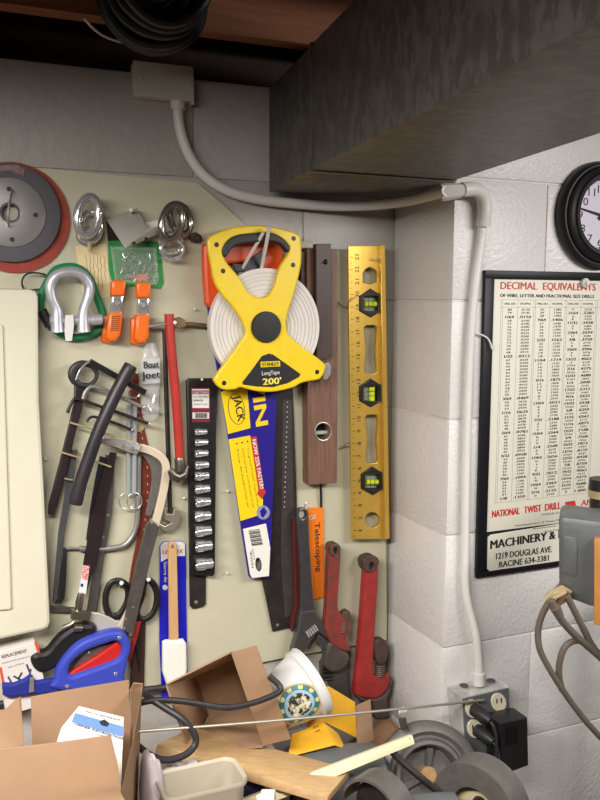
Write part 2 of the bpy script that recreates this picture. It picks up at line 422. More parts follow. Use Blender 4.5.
for lab, u, v in (('black plug in the upper socket of the outlet box', 474, 709.5), ('black plug in the lower socket beside the adapter', 477, 730)):
    t = thing('power_plug', lab, 'plug', PR(u, v, .06), group='plugs in the outlet box')
    c = PR(u, v, .0592); MB().tube([c, c+Vector((.002, -.014, -.001)), c+Vector((.005, -.03, -.003)), c+Vector((.008, -.042, -.006))], [.0125, .0125, .0105, .006], 14).build('plug_body', RUBBER, t)
    e = c+Vector((.008, -.042, -.006))
    MB().tube(cr([e, e+Vector((.005, -.010, -.02)), e+Vector((.008, -.010, -.08)), e+Vector((.008, -.004, -.4)), Vector((e.x-.03, e.y, .12)), Vector((e.x-.2, e.y+.04, .006))], 5, False), .0035, 8).build('cord', RUBBER, t)

# ------------------------------------------------------------------ chart on the right wall
t = thing('wall_chart', 'framed decimal equivalents drill chart hung on the white block wall', 'chart', PR(560, 425, 0))
def R3(x, z, d): return Vector((x, -.22-d, z))
tl = PR(487, 270, .014); bl = PR(478, 579, .014)
XL, ZT, ZB = (tl.x+bl.x)/2, tl.z, bl.z; fw = .021; XR = XL+.44
class Chart: pass
def cbox(mb, x0, x1, z0, z1, d0, d1, bev=.0008): return mb.box((x0, -.22-d1, z0), (x1, -.22-d0, z1), bev)
b = MB(); cbox(b, XL, XR, ZT-fw*.72, ZT, .001, .010); cbox(b, XL, XR, ZB, ZB+.010, .001, .009); cbox(b, XL, XL+fw, ZB+.0098, ZT-fw*.72+.0002, .001, .010); cbox(b, XR-fw, XR, ZB+.0098, ZT-fw*.72+.0002, .001, .010)
b.build('frame', FRAMEB, t)
zs = PR(488, 534, .007).z
cbox(MB(), XL+fw*.8, XR-fw*.8, zs+.004, ZT-fw*.8, .003, .007, .0005).build('chart_sheet', CREAMP, t)
nb = MB().plate([(488, 537.5), (491, 535), (640, 511), (640, 553), (490, 571.5), (487.5, 569)], .003, .004, bev=.0005, P=PR); nb.build('name_plate', CREAMP, t)
cbox(MB(), XL+fw*.9, XR-fw*.9, ZB+.010, zs+.006, .001, .0045, .0003).build('backing', FRAMEB, t)
D = .0072
def TR(s, u0, v0, u1, v1, h, bold=0): return T(s, u0, v0, u1, v1, h, D, bold, PR)
texts('title_lettering', [TR('DECIMAL', 500.5, 289, 537, 289.6, 7.2, .03), TR('EQUIVALENTS', 543, 289.7, 595.5, 290.6, 7.2, .03)], REDINK, t)
texts('maker_lettering', [TR('NATIONAL', 492, 517.5, 519.5, 514, 7, .04), TR('TWIST', 524, 513.4, 541, 511.2, 7, .04), TR('DRILL', 545, 510.7, 560.5, 508.7, 7, .04),
      TR('AND TOOL', 581, 506, 622, 501, 6, .03)], REDINK, t)
items = [TR('OF WIRE, LETTER AND FRACTIONAL SIZE DRILLS', 500, 297, 594, 298, 3.3, .04),
         TR('MACHINERY & FACTORY', 490.5, 549, 600, 531.5, 8.6, .05), TR('1219 DOUGLAS AVE.', 496, 559.3, 552, 552, 6.4, .03), TR('RACINE 634-3381', 499, 567.6, 548.5, 560.6, 6.2, .03),
         TR('MANUFACTURERS OF', 542, 515.5, 590, 510, 1.8), TR('Headquarters of Twist Drills, Reamers and Tools', 515, 526.5, 600, 515.5, 1.8), TR('Rochester, Michigan', 533, 529.5, 580, 523, 1.6), TR('Your local', 544, 532.5, 560, 530, 2)]
num = ['.0135', '.0145', '.0160', '.0180', '.0200', '.0210', '.0225', '.0240', '.0250', '.0260', '.0280', '.0292', '.0310', '.0320', '.0330', '.0350', '.0360', '.0370', '.0380', '.0390', '.0400', '.0410', '.0420', '.0430', '.0465', '.0520', '.0550', '.0595', '.0635', '.0670', '.0700', '.0730', '.0760', '.0785', '.0810', '.0820', '.0860', '.0890', '.0935', '.0960', '.0980', '.0995', '.1015', '.1040', '.1065', '.1100', '.1110', '.1130', '.1160', '.1200',
       '.1285', '.1360', '.1405', '.1440', '.1470', '.1495', '.1520', '.1540', '.1570', '.1590', '.1610', '.1660', '.1695', '.1730', '.1770', '.1800', '.1820', '.1850', '.1890', '.1910', '.1935', '.1960', '.1990', '.2010', '.2040', '.2055', '.2090', '.2130', '.2210', '.2280']
rows = [(float(v), str(80-i), v, 0) for i, v in enumerate(num)]
let = dict(zip('ABCDFGHIJKLMNOPQRSTUVWXYZ', '.2340 .2380 .2420 .2460 .2570 .2610 .2660 .2720 .2770 .2810 .2900 .2950 .3020 .3160 .3230 .3320 .3390 .3480 .3580 .3680 .3770 .3860 .3970 .4040 .4130'.split()))
rows += [(float(v), k, v, 0) for k, v in let.items()]
for i in range(1, 65):
    if i % 2 and i > 23 and i not in (25,): bold = 0
    else: bold = 1
    n_, d_ = i, 64
    while n_ % 2 == 0 and d_ > 1: n_ //= 2; d_ //= 2
    s = ('%.4f' % (i/64)).lstrip('0') if i < 64 else '1.000'
    rows.append((i/64, '%d/%d' % (n_, d_) if d_ > 1 else '1', s, bold))
rows.sort(); c1 = [r for r in rows if r[0] <= .1251]; c2 = [r for r in rows if .1251 < r[0] <= .317]; c3 = [r for r in rows if r[0] > .317]
X0 = PR(502, 305, D).x; XE = PR(596.5, 305, D).x; GW = (XE-X0)/3
zt = PR(520, 308, D).z; zb_ = PR(500, 501, D).z
for g, colr in enumerate((c1, c2, c3)):
    nrow = len(colr); wts = [1.5 if r[3] else 1 for r in colr]; tot = sum(wts); z = zt
    for r, w in zip(colr, wts):
        hh = (zt-zb_)*w/tot; h = min(hh*.62, .0052 if r[3] else .0040); z -= hh
        for txt, xc, wid in ((r[1], .24, .052*len(r[1])+.02), (r[2], .72, .34 if r[3] else .27)):
            if r[3]: wid *= 1.1
            if txt in ('1', 'I', 'J'): wid = .025
            xm = X0+GW*(g+xc); w_ = wid*GW
            items.append((txt, R3(xm-w_/2, z+hh*.2, D), R3(xm+w_/2, z+hh*.2, D), h, NY, .05 if r[3] else .02))
    for txt, xc in (('DRILL SIZE', .24), ('DECIMAL', .72)):
        xm = X0+GW*(g+xc); zz = PR(540, 304.6, D).z
        items.append((txt, R3(xm-GW*.17, zz, D), R3(xm+GW*.17, zz, D), .0035, NY, .015))
texts('black_lettering', items, INK, t)
b = MB(); lw = .0005
zh0, zh1 = PR(540, 300, D).z, PR(540, 307.3, D).z
for z in (zh0, zh1, zb_-.003): cbox(b, X0-.004, XR-fw, z-lw/2, z+lw/2, D-.001, D, 0)
for g in range(4):
    cbox(b, X0+GW*g-.002, X0+GW*g-.002+lw, zb_-.003, zh0, D-.001, D, 0); cbox(b, X0+GW*g+.002, X0+GW*g+.002+lw, zb_-.003, zh0, D-.001, D, 0)
    if g < 3: cbox(b, X0+GW*(g+.48), X0+GW*(g+.48)+lw, zb_-.003, zh0, D-.001, D, 0)
b.build('table_rules', mat('grey_ink', (120, 114, 106), .6), t)
plate('red_emblem', [(565, 502), (575, 500.5), (576, 506), (566, 507.5)], D-.0004, .0006, REDINK, t, bev=0, P=PR)
b = MB(); c = PR(583, 283, .006)
b.disc(c, NY, .0095, .012, 24, .003); b.disc(c+Vector((0, -.012, 0)), NY, .005, .004, 16)
tag(b.build('wall_fastener', mat('bright_nail', (214, 210, 202))), 'round chrome screw and washer holding the chart frame', 'fastener')

# clock
t = thing('wall_clock', 'round black wall clock above the chart, cut by the photo edge', 'clock', PR(610, 217, 0))
cc = PR(612, 217, 0); ro = abs(PR(559, 217, .02).x-cc.x); cc = Vector((cc.x, -.22, cc.z)); ro = (PR(600, 163, .02).z-PR(600, 272, .02).z)/2*1.0
cc.x = PR(559, 217, .015).x+ro
MB().lathe(cc, NY, [(0, .001), (ro*.97, .001), (ro, .006), (ro, .012), (ro*.97, .02), (ro*.93, .024), (ro*.90, .024), (ro*.885, .021), (ro*.87, .024), (ro*.85, .033), (ro*.80, .036), (ro*.775, .034), (ro*.755, .037), (ro*.68, .036), (ro*.65, .03), (ro*.64, .012), (0, .012)], 64).build('case', BLACK, t)
MB().disc(cc+Vector((0, -.0115, 0)), NY, ro*.645, .002, 48).build('dial', CLOCKF, t)
its = []
for h in range(1, 13):
    a = math.radians(90-30*h); c = cc+Vector((math.cos(a)*ro*.49, -.0137, math.sin(a)*ro*.49)); w = .0022 if h == 1 else .006 if h < 10 else .0085 if h == 11 else .011
    its.append((str(h), c+Vector((-w, 0, -.008)), c+Vector((w, 0, -.008)), .015, NY, .0))
texts('numerals', its, INK, t)
b = MB()
for h in range(60):
    a = math.radians(6*h); r0 = ro*.60; c = cc+Vector((math.cos(a)*r0, -.0135, math.sin(a)*r0)); b.disc(c, NY, .0022 if h % 5 == 0 else .0008, .0005, 8, 0)
b.build('minute_marks', INK, t)
for nm, a, l, w in (('minute_hand', 168, ro*.55, .0028), ('hour_hand', 50, ro*.36, .004)):
    a = math.radians(a); e = Vector((math.cos(a), 0, math.sin(a))); q = Vector((-e.z, 0, e.x)); o = cc+Vector((0, -.016, 0))
    MB().prism([o-q*w-e*.01, o+q*w-e*.01, o+e*l+q*w*.4, o+e*l-q*w*.4], (0, -.001, 0)).build(nm, INK, t)
plate
# ------------------------------------------------------------------ hung on the board: upper left
def nail(u, v, d, du=0, dv=0, label=None, r=.0016, ln=.03, head=.0038, m=None):
    m = m or mat('bright_nail', (214, 210, 202), .35, .15)
    """a nail whose head sits at the pixel point d in front of the wall, its root on the board"""
    h = P(u, v, d); rt = P(u+du, v+dv, .004)
    b = MB(); b.tube([rt, h], r, 8); ax = (h-rt).normalized(); b.disc(h-ax*.0005, ax, head, .0018, 14)
    return tag(b.build('nail', m), label, 'nail')
B0 = .0118
t = thing('sanding_disc', 'reddish brown sanding disc hung behind the grey grinding disc', 'sanding disc', P(8, 215, .015))
c = P(14, 218, .013); r_ = 54.5*mpp(14, 218, .013); MB().lathe(c, NY, [(.03, 0), (r_, 0), (r_, .003), (.03, .003), (.03, 0)], 64).build('disc', REDAB, t)
t = thing('grinding_disc', 'grey grinding disc with silver centre plate hung at the upper left', 'grinding disc', P(11, 213, .02))
k = mpp(10, 213, .03)*.875; c = P(10, 213, .018)
MB().lathe(c, NY, [(9*k, 0), (55*k, 0), (56*k, .001), (56*k, .007), (55*k, .008), (38*k, .0085), (9*k, .0085)], 64).build('abrasive_ring', ABRAS, t)
MB().lathe(c+Vector((0, -.0075, 0)), NY, [(10.5*k, 0), (38*k, 0), (39*k, .001), (39*k, .003), (38.3*k, .0036), (12*k, .0036), (10.5*k, .002), (10.5*k, 0)], 48).build('centre_plate', mat('satin_plate', (176, 174, 172), .4, .6, var=.06), t)
for u, v in ((9, 189), (35.5, 215), (12, 239.5), (-15, 213)):
    MB().disc(P(u, v, .0292), NY, 2.7*k, .0012, 16).build('screw_hole', DARKST, t)
b = MB(); b.plate([(-2, 166), (16, 164.5), (25, 169), (24, 176), (10, 171), (-2, 172)], .0266, .0006, bev=0); b.build('paper_label', mat('torn_label', (150, 140, 138), .7, col2=(120, 40, 40), vscale=60), t)
tag(tube('hook_wire', [(12, 189, .035), (10, 200, .045), (8.5, 212, .05), (8, 222, .045), (9, 226, .035)], .0018, STEEL), 'bent steel wire hook in the hole of the grey grinding disc', 'hook')

# chrome links
def oval(uc, vc, ru, rv, d, r, tilt=0, n=28, dd=0):
    return [P(u, v, d+dd*math.sin(2*math.pi*i/n)) for i, (u, v) in enumerate(ell(uc, vc, ru, rv, n, tilt))]
t = thing('quick_link', 'chunky chrome oval links hung left of the bracket', 'chain link', P(88, 220, .03))
MB().tube(oval(88, 216, 10.5, 19.5, .05, 0, 8), .0074, 14, True).build('link', CHROME, t)
MB().tube(oval(91, 226, 9.5, 14, .03, 0, -6), .0062, 14, True).build('link', CHROME, t)
MB().tube(oval(88, 236, 9, 7, .028, 0, 0), .0052, 12, True).build('link', SATIN, t)
MB().tube([P(89, 243, .03), P(90, 252, .03)], [.0045, .003], 10).build('pin', BRASS, t)
t = thing('swivel_eye', 'dark chrome swivel eye links hung right of the bracket', 'chain link', P(176, 225, .03))
DCH = mat('dark_chrome', (158, 150, 142), .14, .85)
MB().tube(oval(172, 222, 10, 18, .052, 0, 14), .0068, 14, True).build('link', DCH, t)
MB().tube(oval(180, 219, 9.5, 15.5, .034, 0, -20), .0066, 14, True).build('link', DCH, t)
for i, (u, v) in enumerate(((171, 243), (172, 249))): MB().tube(oval(u, v, 11, 10, .03+.012*i, 0, 10), .0038, 10, True).build('ring', CHROME, t)
MB().plate([(189, 234), (196, 232), (201, 235), (202, 239), (199, 242), (191, 241)], .02, .008, holes=[ell(196.5, 237, 2, 2, 12)], bev=.001).build('eye_tab', DARKST, t)
# hand written card
t = thing('note_card', 'yellowed paper card with faint handwriting pinned under the chrome link', 'card', P(92, 275, .013))
MB().plate([(75, 246), (106, 243), (111, 296), (84, 302)], B0, .0006, bev=0).build('card', mat('old_card', (226, 208, 160), .8, var=.05), t)
random.seed(3)
b = MB()
for i in range(6):
    u0 = 86+i*3.6
    pts = [P(u0+random.uniform(-.8, .8)+k_*.12, 255+k_*2.1, B0+.0008) for k_ in range(14+random.randint(0, 4))]
    b.tube(pts, .0004, 4)
b.build('handwriting', mat('brown_ink', (120, 96, 70), .7), t)
# blister pack
t = thing('fastener_pack', 'green carded plastic pack of small metal fasteners under the angle bracket', 'blister pack', P(135, 255, .015))
MB().plate([(108, 240), (160, 242), (164, 283), (161, 289), (113, 285), (109, 270)], B0, .0012, bev=0).build('card', GREENP, t)
MB().plate([(106, 218), (130, 214), (132, 240), (108, 241)], B0, .0016, bev=0).build('header', BLACK, t)
b = MB(); random.seed(5)
for i in range(90):
    u, v = random.uniform(122, 156), random.uniform(252, 280); a = random.uniform(0, 6.28); l = random.uniform(2, 5); d = random.uniform(.016, .024)
    b.tube([P(u, v, d), P(u+math.cos(a)*l, v+math.sin(a)*l, d+random.uniform(-.003, .003))], .0011, 5)
o = b.build('fasteners', STEEL, t); o['kind'] = 'stuff'
MB().plate([(132, 275), (148, 273), (150, 279), (134, 281)], .0142, .0006, bev=0).build('label', mat('orange_print', (206, 104, 56), .5), t)
MB().plate([(111, 246), (157, 247), (160, 280), (157, 285), (116, 282)], .013, .014, bev=.005).build('blister', FILM2, t)
# bracket
t = thing('angle_bracket', 'folded plain steel angle bracket hung above the green pack', 'bracket', P(132, 230, .04))
b = MB(); A = [P(106, 219, .03), P(137, 208, .03), P(148, 229, .06), P(125, 248, .075)]
b.prism(A, (0, .003, .0), .0006)
b.prism([A[3], A[2], P(163, 224, .05), P(160, 233, .045), P(126, 249, .07)], (0, .003, 0), .0006)
b.prism([A[0], A[1], P(133, 210, .02), P(108, 221, .016)], (0, .001, -.003), 0)
b.build('bracket_plate', mat('bracket_zinc', (178, 173, 164), .42, .25, var=.08), t)
MB().prism([P(144, 223, .035), P(158, 220, .035), P(159, 227, .035), P(146, 230, .035)], (0, .001, 0)).build('paper_tag', PAPER, t)
for u, v in ((134, 243), (146, 238.5)): MB().disc(P(u, v, .071), (0, -1, -.3), .003, .001, 12).build('bolt_hole', DARKST, t)
nail(131, 210, .052, 0, 8, 'steel nail through the top of the angle bracket')

# green sling, shackle, hook
t = thing('round_sling', 'green looped sling hung behind the galvanised shackle', 'sling', P(72, 305, .02))
tube('sling_loop', [(47, 283, .022), (56, 270, .022), (74, 267, .022), (88, 276, .02), (96, 295, .02), (103, 316, .02), (101, 328, .022), (84, 337, .022), (66, 336, .022), (52, 326, .022), (41, 311, .024), (41.5, 296, .024)], .007, GREENS, t, closed=True)
tube('cut_end', [(42, 310, .03), (46, 318, .03), (50, 326, .03)], .008, BLACK, t)
t = thing('bow_shackle', 'galvanised bow shackle with screw pin hung in front of the green sling', 'shackle', P(72, 305, .05))
GAL2 = mat('hot_dip_galvanised', (186, 186, 192), .36, .45, var=.14, vscale=60)
pts = path([(58, 332, .05), (57.5, 322, .05), (57, 310, .05), (52, 298, .05), (50.5, 286, .05), (56, 276, .05), (69, 272, .05), (82, 275, .05), (89, 285, .05), (88.5, 296, .05), (84, 310, .05), (83, 322, .05), (83.5, 332, .05)])
kk = len(pts); MB().tube(pts, [.0092+.0035*max(0, abs(2*i/(kk-1)-1)-.6)/.4 for i in range(kk)], 14).build('bow', GAL2, t)
MB().tube([P(50, 321, .05), P(92, 320, .05)], .0085, 14).build('pin', GAL2, t)
MB().tube([P(90, 320, .05), P(92, 320, .05), P(101, 319.5, .05), P(102.5, 319.5, .05)], [.007, .0095, .0095, .007], 14).build('pin_head', GAL2, t)
MB().plate([(65.5, 315), (73.5, 315), (74, 326), (72, 341), (65.5, 341), (64.5, 330)], .062, .0015, bev=.0004).build('paper_tag', PAPER, t)
tag(tube('wire_hook', [(46, 275, .03), (38, 273, .03), (28, 273.5, .03), (22.5, 279, .03), (22.5, 286, .03), (27, 290, .025), (44, 289, .02)], .0016, DARKST), 'bent black wire hook sticking out above the cabinet door corner', 'hook')

# orange clamps
def clamp(u, v, lean, label):
    t = thing('spring_clamp', label, 'clamp', P(u, v, .03), group='orange clamps under the green pack')
    q = lambda x, y: (u+x+lean*(-y/58), v+y)
    plate('handle', [q(-7, -31), q(-5, -33), q(6, -33), q(8, -31), q(7.5, -17), q(-6.5, -17)], .03, .016, ORANGE, t, bev=.005)
    plate('handle', [q(-7, 0), q(6.5, -1), q(7.5, 2), q(7, 22), q(3, 28), q(-3, 28.5), q(-8, 24)], .032, .018, ORANGE, t, bev=.006)
    plate('handle', [q(-12, 4), q(-4, 0), q(2, 20), q(0, 29), q(-6, 31), q(-12, 28)], .016, .015, ORANGE, t, bev=.006)
    plate('jaw_plate', [q(-5.5, -19), q(6.5, -19), q(6, 1), q(-6, 1)], .03, .01, CHROME, t, bev=.004)
    MB().disc(P(*q(0, -10), .04), NY, .0055, .003, 16).build('rivet', STEEL, t)
    return q, t
q, t = clamp(116, 313, 5, 'orange spring clamp beside the shackle, with a printed bar code')
b = MB()
for i in range(8): b.plate([q(-4, 3+i*2), q(4.5, 2.5+i*2), q(4.5, 3.5+i*2), q(-4, 4+i*2)], .0502, .0003, bev=0)
b.build('bar_code', mat('brown_print', (120, 56, 20), .6), t)
q, t = clamp(143, 315, 1, 'orange spring clamp directly above the bag of fittings')

# bag with handwriting
t = thing('parts_bag', 'small clear plastic bag with black handwriting hung beside the red wrench', 'bag', P(150, 380, .03))
random.seed(11)
b = MB(); prof = [(343, 4), (347, 6), (354, 9), (362, 10.5), (372, 11), (384, 10), (394, 8.5), (402, 8), (411, 9.5), (417, 8), (420, 4)]
ring = []
for v, w in prof:
    ring.append([b.b.verts.new(P(150.5+w*math.cos(a)+random.uniform(-.8, .8), v+random.uniform(-.8, .8), .03+.010*math.sin(a)*(w/11)+random.uniform(-.002, .002))) for a in [2*math.pi*k_/14 for k_ in range(14)]])
for A_, B_ in zip(ring, ring[1:]):
    for j in range(14): b.b.faces.new((A_[j], A_[(j+1) % 14], B_[(j+1) % 14], B_[j]))
b.build('film', FILM, t, 60)
MB().plate([(142, 359), (160, 358), (160, 383), (142.5, 384)], .034, .001, bev=0).build('paper_slip', mat('grey_slip', (196, 196, 198), .6), t)
texts('handwriting', [T('Boat', 144, 368.5, 159, 367.5, 7, .043, .03), T('Joet', 142, 379, 160, 377.5, 7, .043, .03)], INK, t)
b = MB()
for u, v, a in ((147, 396, 20), (154, 399, 100), (149, 408, 60), (155, 411, 10), (146, 413, 150)):
    a = math.radians(a); b.tube([P(u-math.cos(a)*4, v-math.sin(a)*4, .03), P(u+math.cos(a)*4, v+math.sin(a)*4, .032)], .0022, 8)
b.build('fittings', CHROME, t)

# basin wrenches
def basin(name, label, h, mh, g):
    pass
t = thing('basin_wrench', 'red handled basin wrench with steel cross bar hung beside the socket rail', 'wrench', P(175, 390, .04))
tube('shaft', [(169, 314, .046), (170.5, 340, .046), (176, 400, .046), (180, 460, .046)], .0088, RED, t, n=3, seg=14)
tube('cross_bar', [(143, 326.5, .045), (150, 326, .045), (168, 323.5, .046)], [.0036]*11, SATIN, t)
b = MB(); b.tube([P(179.2, 457, .046), P(179.8, 460, .046), P(180.2, 468, .046), P(180, 472, .048)], [.0085, .0105, .0105, .009], 14); b.tube([P(170.5, 470, .052), P(173, 475, .052), P(178, 477.5, .052), P(184, 474, .05), P(187, 466, .046)], [.006, .0095, .0105, .0085, .005], 14); b.build('jaw', mat('jaw_steel', (120, 112, 104), .35, .9, var=.2), t)
t = thing('faucet_wrench', 'dark steel basin wrench with open hook jaw behind the red one', 'wrench', P(170, 420, .025))
tube('shaft', [(164.5, 330, .026), (166.5, 400, .026), (168.5, 460, .026), (170, 512, .026)], .0046, DARKST, t, n=3)
tube('cross_bar', [(172, 327, .03), (185, 324, .03), (206, 325.5, .03)], .0038, BRONZE, t)
plate('pivot_lug', [(172, 319), (180, 317), (186, 320), (187, 326), (180, 329), (172, 327)], .03, .01, BRONZE, t, bev=.002)
plate('jaw', [(161, 508), (166, 507), (167, 514), (173, 514), (174, 508), (179, 509), (181, 517), (179, 526), (172, 532), (164, 532), (158, 527), (159, 523), (165, 526), (171, 523), (163, 519)], .02, .012, mat('worn_jaw', (170, 160, 146), .4, .7, var=.1), t, bev=.002)
nail(175, 322.5, .054, 0, 1, 'round nail head beside the red handle', head=.0035)

# socket rail
t = thing('steel_strap', 'flat dark steel bar hanging behind the black socket rail', 'steel bar', P(198, 500, .015))
plate('bar', [(187, 420), (206, 420), (206, 604), (203, 607), (193, 609), (190, 606)], .0125, .004, DARKST, t, bev=.0008)
MB().disc(P(196, 602, .0162), NY, .0035, .0015, 14).build('rivet', STEEL, t)
t = thing('socket_rail', 'long black plastic socket rail with a red and white label', 'socket rail', P(202, 480, .02))
plate('rail', [(187, 381), (190, 378.5), (213, 378.5), (217, 381), (215, 574), (213, 576.5), (194, 575.5), (191, 574)], .018, .012, BLACK, t, bev=.002)
o = plate('label', [(191, 388), (210, 388), (210, 422), (192, 422)], .030, .0006, MAROON, t, bev=0)
plate('label_panel', [(192, 389), (209, 389), (209, 408), (192.5, 408)], .0307, .0004, PAPER, o, bev=0)
plate('label_panel', [(192.5, 412.5), (209, 412.5), (209, 418.5), (192.5, 418.5)], .0307, .0004, PAPER, o, bev=0)
plate('brand_bar', [(192.5, 390.5), (208.5, 390.5), (208.5, 394), (192.5, 394)], .0312, .0004, MAROON, o, bev=0)
texts('lettering', [T('CRAFTSMAN', 193.5, 393.6, 207.5, 393.6, 2.4, .0317, .02)], PAPER, o)
texts('small_lettering', [T('11 pc. 3/8 in. drive', 193.5, 397.5, 207.5, 397.5, 1.8, .0312), T('Socket Set', 193.5, 401.3, 203, 401.3, 2.4, .0312, .02), T('standard 6 point', 193.5, 404.8, 207.5, 404.8, 1.6, .0312)], mat('dark_print', (60, 70, 50), .6), o)
b = MB()
for i in range(14): b.plate([(195+i*.9, 413), (195.4+i*.9+(i % 3)*.15, 413), (195.4+i*.9+(i % 3)*.15, 418), (195+i*.9, 418)], .0312, .0003, bev=0)
b.build('bar_code', INK, o)
SOCK = [(201, 432), (201.5, 442.5), (201.5, 453.5), (202, 465), (202, 476), (202.5, 489), (203, 502), (203, 516), (203.5, 531), (204, 546), (204.5, 564)]
names = ['smallest chrome socket at the top of the black rail', 'chrome socket second from the top of the black rail', 'chrome socket third from the top of the black rail', 'chrome socket fourth from the top of the black rail', 'chrome socket fifth from the top of the black rail', 'chrome socket at the middle of the black rail', 'chrome socket fifth from the bottom of the black rail', 'chrome socket fourth from the bottom of the black rail', 'chrome socket third from the bottom of the black rail', 'chrome socket second from the bottom of the black rail', 'largest chrome socket at the bottom of the black rail']
k = mpp(202, 480, .04)
for i, ((u, v), nm) in enumerate(zip(SOCK, names)):
    t2 = thing('socket', nm, 'socket', P(u, v, .035), group='sockets on the black rail')
    r = (3.4+.32*i)*k*.95; L = (6.3+.19*i)*k; c = P(u, v, .030+r*.55)
    MB().lathe(c-Vector((L, 0, 0)), (1, 0, 0), [(r*.5, .004), (r*.62, 0), (r*.92, 0), (r, .001), (r, L*.9), (r*.9, L), (r*.9, L*1.15), (r*.82, L*1.2), (r*.82, 2*L-.001), (r*.7, 2*L), (r*.42, 2*L), (r*.42, 2*L-.004), (0, 2*L-.004)], 24).build('body', CHROME, t2)
nail(202, 379.5, .036, 0, 3, 'steel nail holding up the top of the socket rail', head=.0025)

# panel saw with cardboard sleeve
t = thing('hand_saw', 'hand saw with orange handle in a blue and yellow card sleeve, behind the tape', 'saw', P(245, 430, .02))
plate('handle', [(203.5, 250), (208, 243), (220, 236), (250, 233), (280, 238), (284, 262), (282, 276), (270, 286), (250, 290), (238, 296), (218, 308), (208, 306), (205.5, 296)], .022, .02, SAWOR, t, holes=[[(226, 266), (238, 263), (255, 262), (259, 272), (252, 281), (238, 284), (228, 280)]], bev=.006, sm=True)
plate('grip_insert', [(232, 263), (243, 264), (262, 250), (268, 254), (258, 270), (236, 272)], .042, .003, BLACK, t, bev=.001)
sl = plate('blade_sleeve', [(207, 300), (276, 300), (277, 390), (274.5, 459), (271, 548), (269.5, 577), (251, 578.5), (249, 576), (241, 524), (222, 393), (212, 340)], .026, .007, BLUE, t, bev=.001, holes=[ell(258.5, 564.5, 3.2, 7, 20, -6)])
S0 = .0332
plate('yellow_panel', [(221, 392), (247, 384), (250.5, 428), (228, 434)], S0, .0006, YEL, sl, bev=0)
plate('yellow_panel', [(228.5, 439.5), (250, 435.5), (263, 500), (262.5, 514), (240.5, 521)], S0, .0006, YEL, sl, bev=0)
MB().tube([P(u, v, S0+.0008) for u, v in ell(236.5, 409, 8, 15.5, 36, -9)], .0006, 5, True).build('oval_outline', INK, sl)
d1 = S0+.0007
texts('lettering', [T('JACK', 233, 396.5, 238, 422, 8, d1, .03)], INK, sl)
texts('yellow_lettering', [T('IRWIN', 246, 340, 256, 426, 13.5, S0, .05)], YEL, sl)
plate('red_flash', [(250.5, 437), (256.5, 436.5), (263.5, 488), (266, 492), (262, 499), (257, 494), (258.5, 490)], S0+.0007, .0006, REDINK, sl, bev=0)
texts('white_lettering', [T('NOW 25% FASTER!', 252, 440, 260, 489, 4.2, S0+.0014, .04)], PAPER, sl)
its = []
for i, s in enumerate(('Tri-ground tooth', 'Universal cut', 'Fine finish')):
    u = 248-i*5.2; its.append(T(s, u-1, 448+i*.8, u+5.5, 482+i, 1.7, d1)); its.append(T(s+' saw', u+5.5, 484, u+10, 508, 1.7, d1))
texts('small_lettering', its, mat('olive_print', (110, 90, 20), .6), sl)
b = MB()
for i in range(3): b.disc(P(247.5-i*5.4, 441.5+i*1, d1), NY, .0016, .0005, 10, 0)
b.build('bullets', INK, sl)
o = plate('round_badge', ell(263.3, 512.5, 6.6, 7, 24), S0+.0008, .0006, mat('badge_grey', (140, 146, 170), .4), sl, bev=0)
plate('badge_mark', [(260, 511), (264, 507), (267, 512), (263, 518), (261, 516)], S0+.0015, .0005, BLUE, o, bev=0)
ep = plate('white_end', [(243, 529), (266, 523.5), (270.3, 548), (269, 576), (252, 578), (250, 574)], S0, .0006, WHITEP, sl, bev=0, holes=[ell(258.5, 564.5, 3.2, 7, 20, -6)])
b = MB()
for i in range(13): v = 530.5+i*1.25; b.plate([(248.5+i*.28, v), (259.5+i*.28, v-1.6), (259.6+i*.28, v-1.6+.5+(i % 3)*.25), (248.6+i*.28, v+.5+(i % 3)*.25)], S0+.0007, .0003, bev=0)
b.build('bar_code', INK, ep)
texts('lettering', [T('IRWIN', 249.5, 552, 251.5, 568, 2.5, S0+.0007), T('Jack Saw', 252, 549, 254, 560, 1.6, S0+.0007)], INK, ep)

# dark blade beside it
t = thing('sheathed_saw', 'old dark saw blade in a scuffed sheath hanging behind the blue sleeve', 'saw blade', P(283, 500, .015))
plate('blade', [(262, 384), (293, 384), (297, 500), (298.5, 621), (296, 626), (273, 631.5), (262, 578)], .0125, .006, DARKST, t, bev=.001)
plate('inner_panel', [(283, 400), (291.5, 400), (296, 612), (285, 618), (281, 560)], .0185, .0008, mat('scuffed_black', (74, 68, 66), .45, .4, var=.25, vscale=50), t, bev=.0003)
b = MB()
for i in range(22): b.disc(P(287.5-.15*i, 402+i*5, .0194), NY, .0011, .0006, 8, 0)
b.build('teeth_marks', PAPER, t)
MB().disc(P(277.5, 625, .0185), NY, .003, .0012, 14).build('rivet', STEEL, t)

# long tape reel
t = thing('long_tape', 'yellow open reel long tape measure hung on two nails', 'tape measure', P(265, 320, .07))
OUT = [(208, 241), (217, 233), (233, 227.5), (249, 225.5), (268, 226), (287, 230), (297, 233.5), (301, 239), (301.5, 263), (295.5, 290), (288, 314), (287, 327), (292, 338), (323, 362), (325, 370), (320, 379), (308, 381.5), (301, 383.5), (292, 388), (273, 392), (255, 391), (241, 387.5), (235, 389.5), (223, 389.5), (215.5, 383), (216.5, 375), (243, 339), (244.5, 327), (236, 311), (217, 287), (211, 263)]
HOLE = [(223, 250), (228, 241), (237, 236), (252, 234), (268, 233), (281, 238), (289, 246), (288, 254), (280, 267), (275, 285), (268, 296), (257, 297), (248, 291), (240, 278), (226, 261)]
k = mpp(265, 327, .07)
plate('back_frame', OUT, .044, .006, YEL, t, holes=[HOLE], bev=.002, sm=True)
k *= 1.035; c = P(262.6, 327, .052)
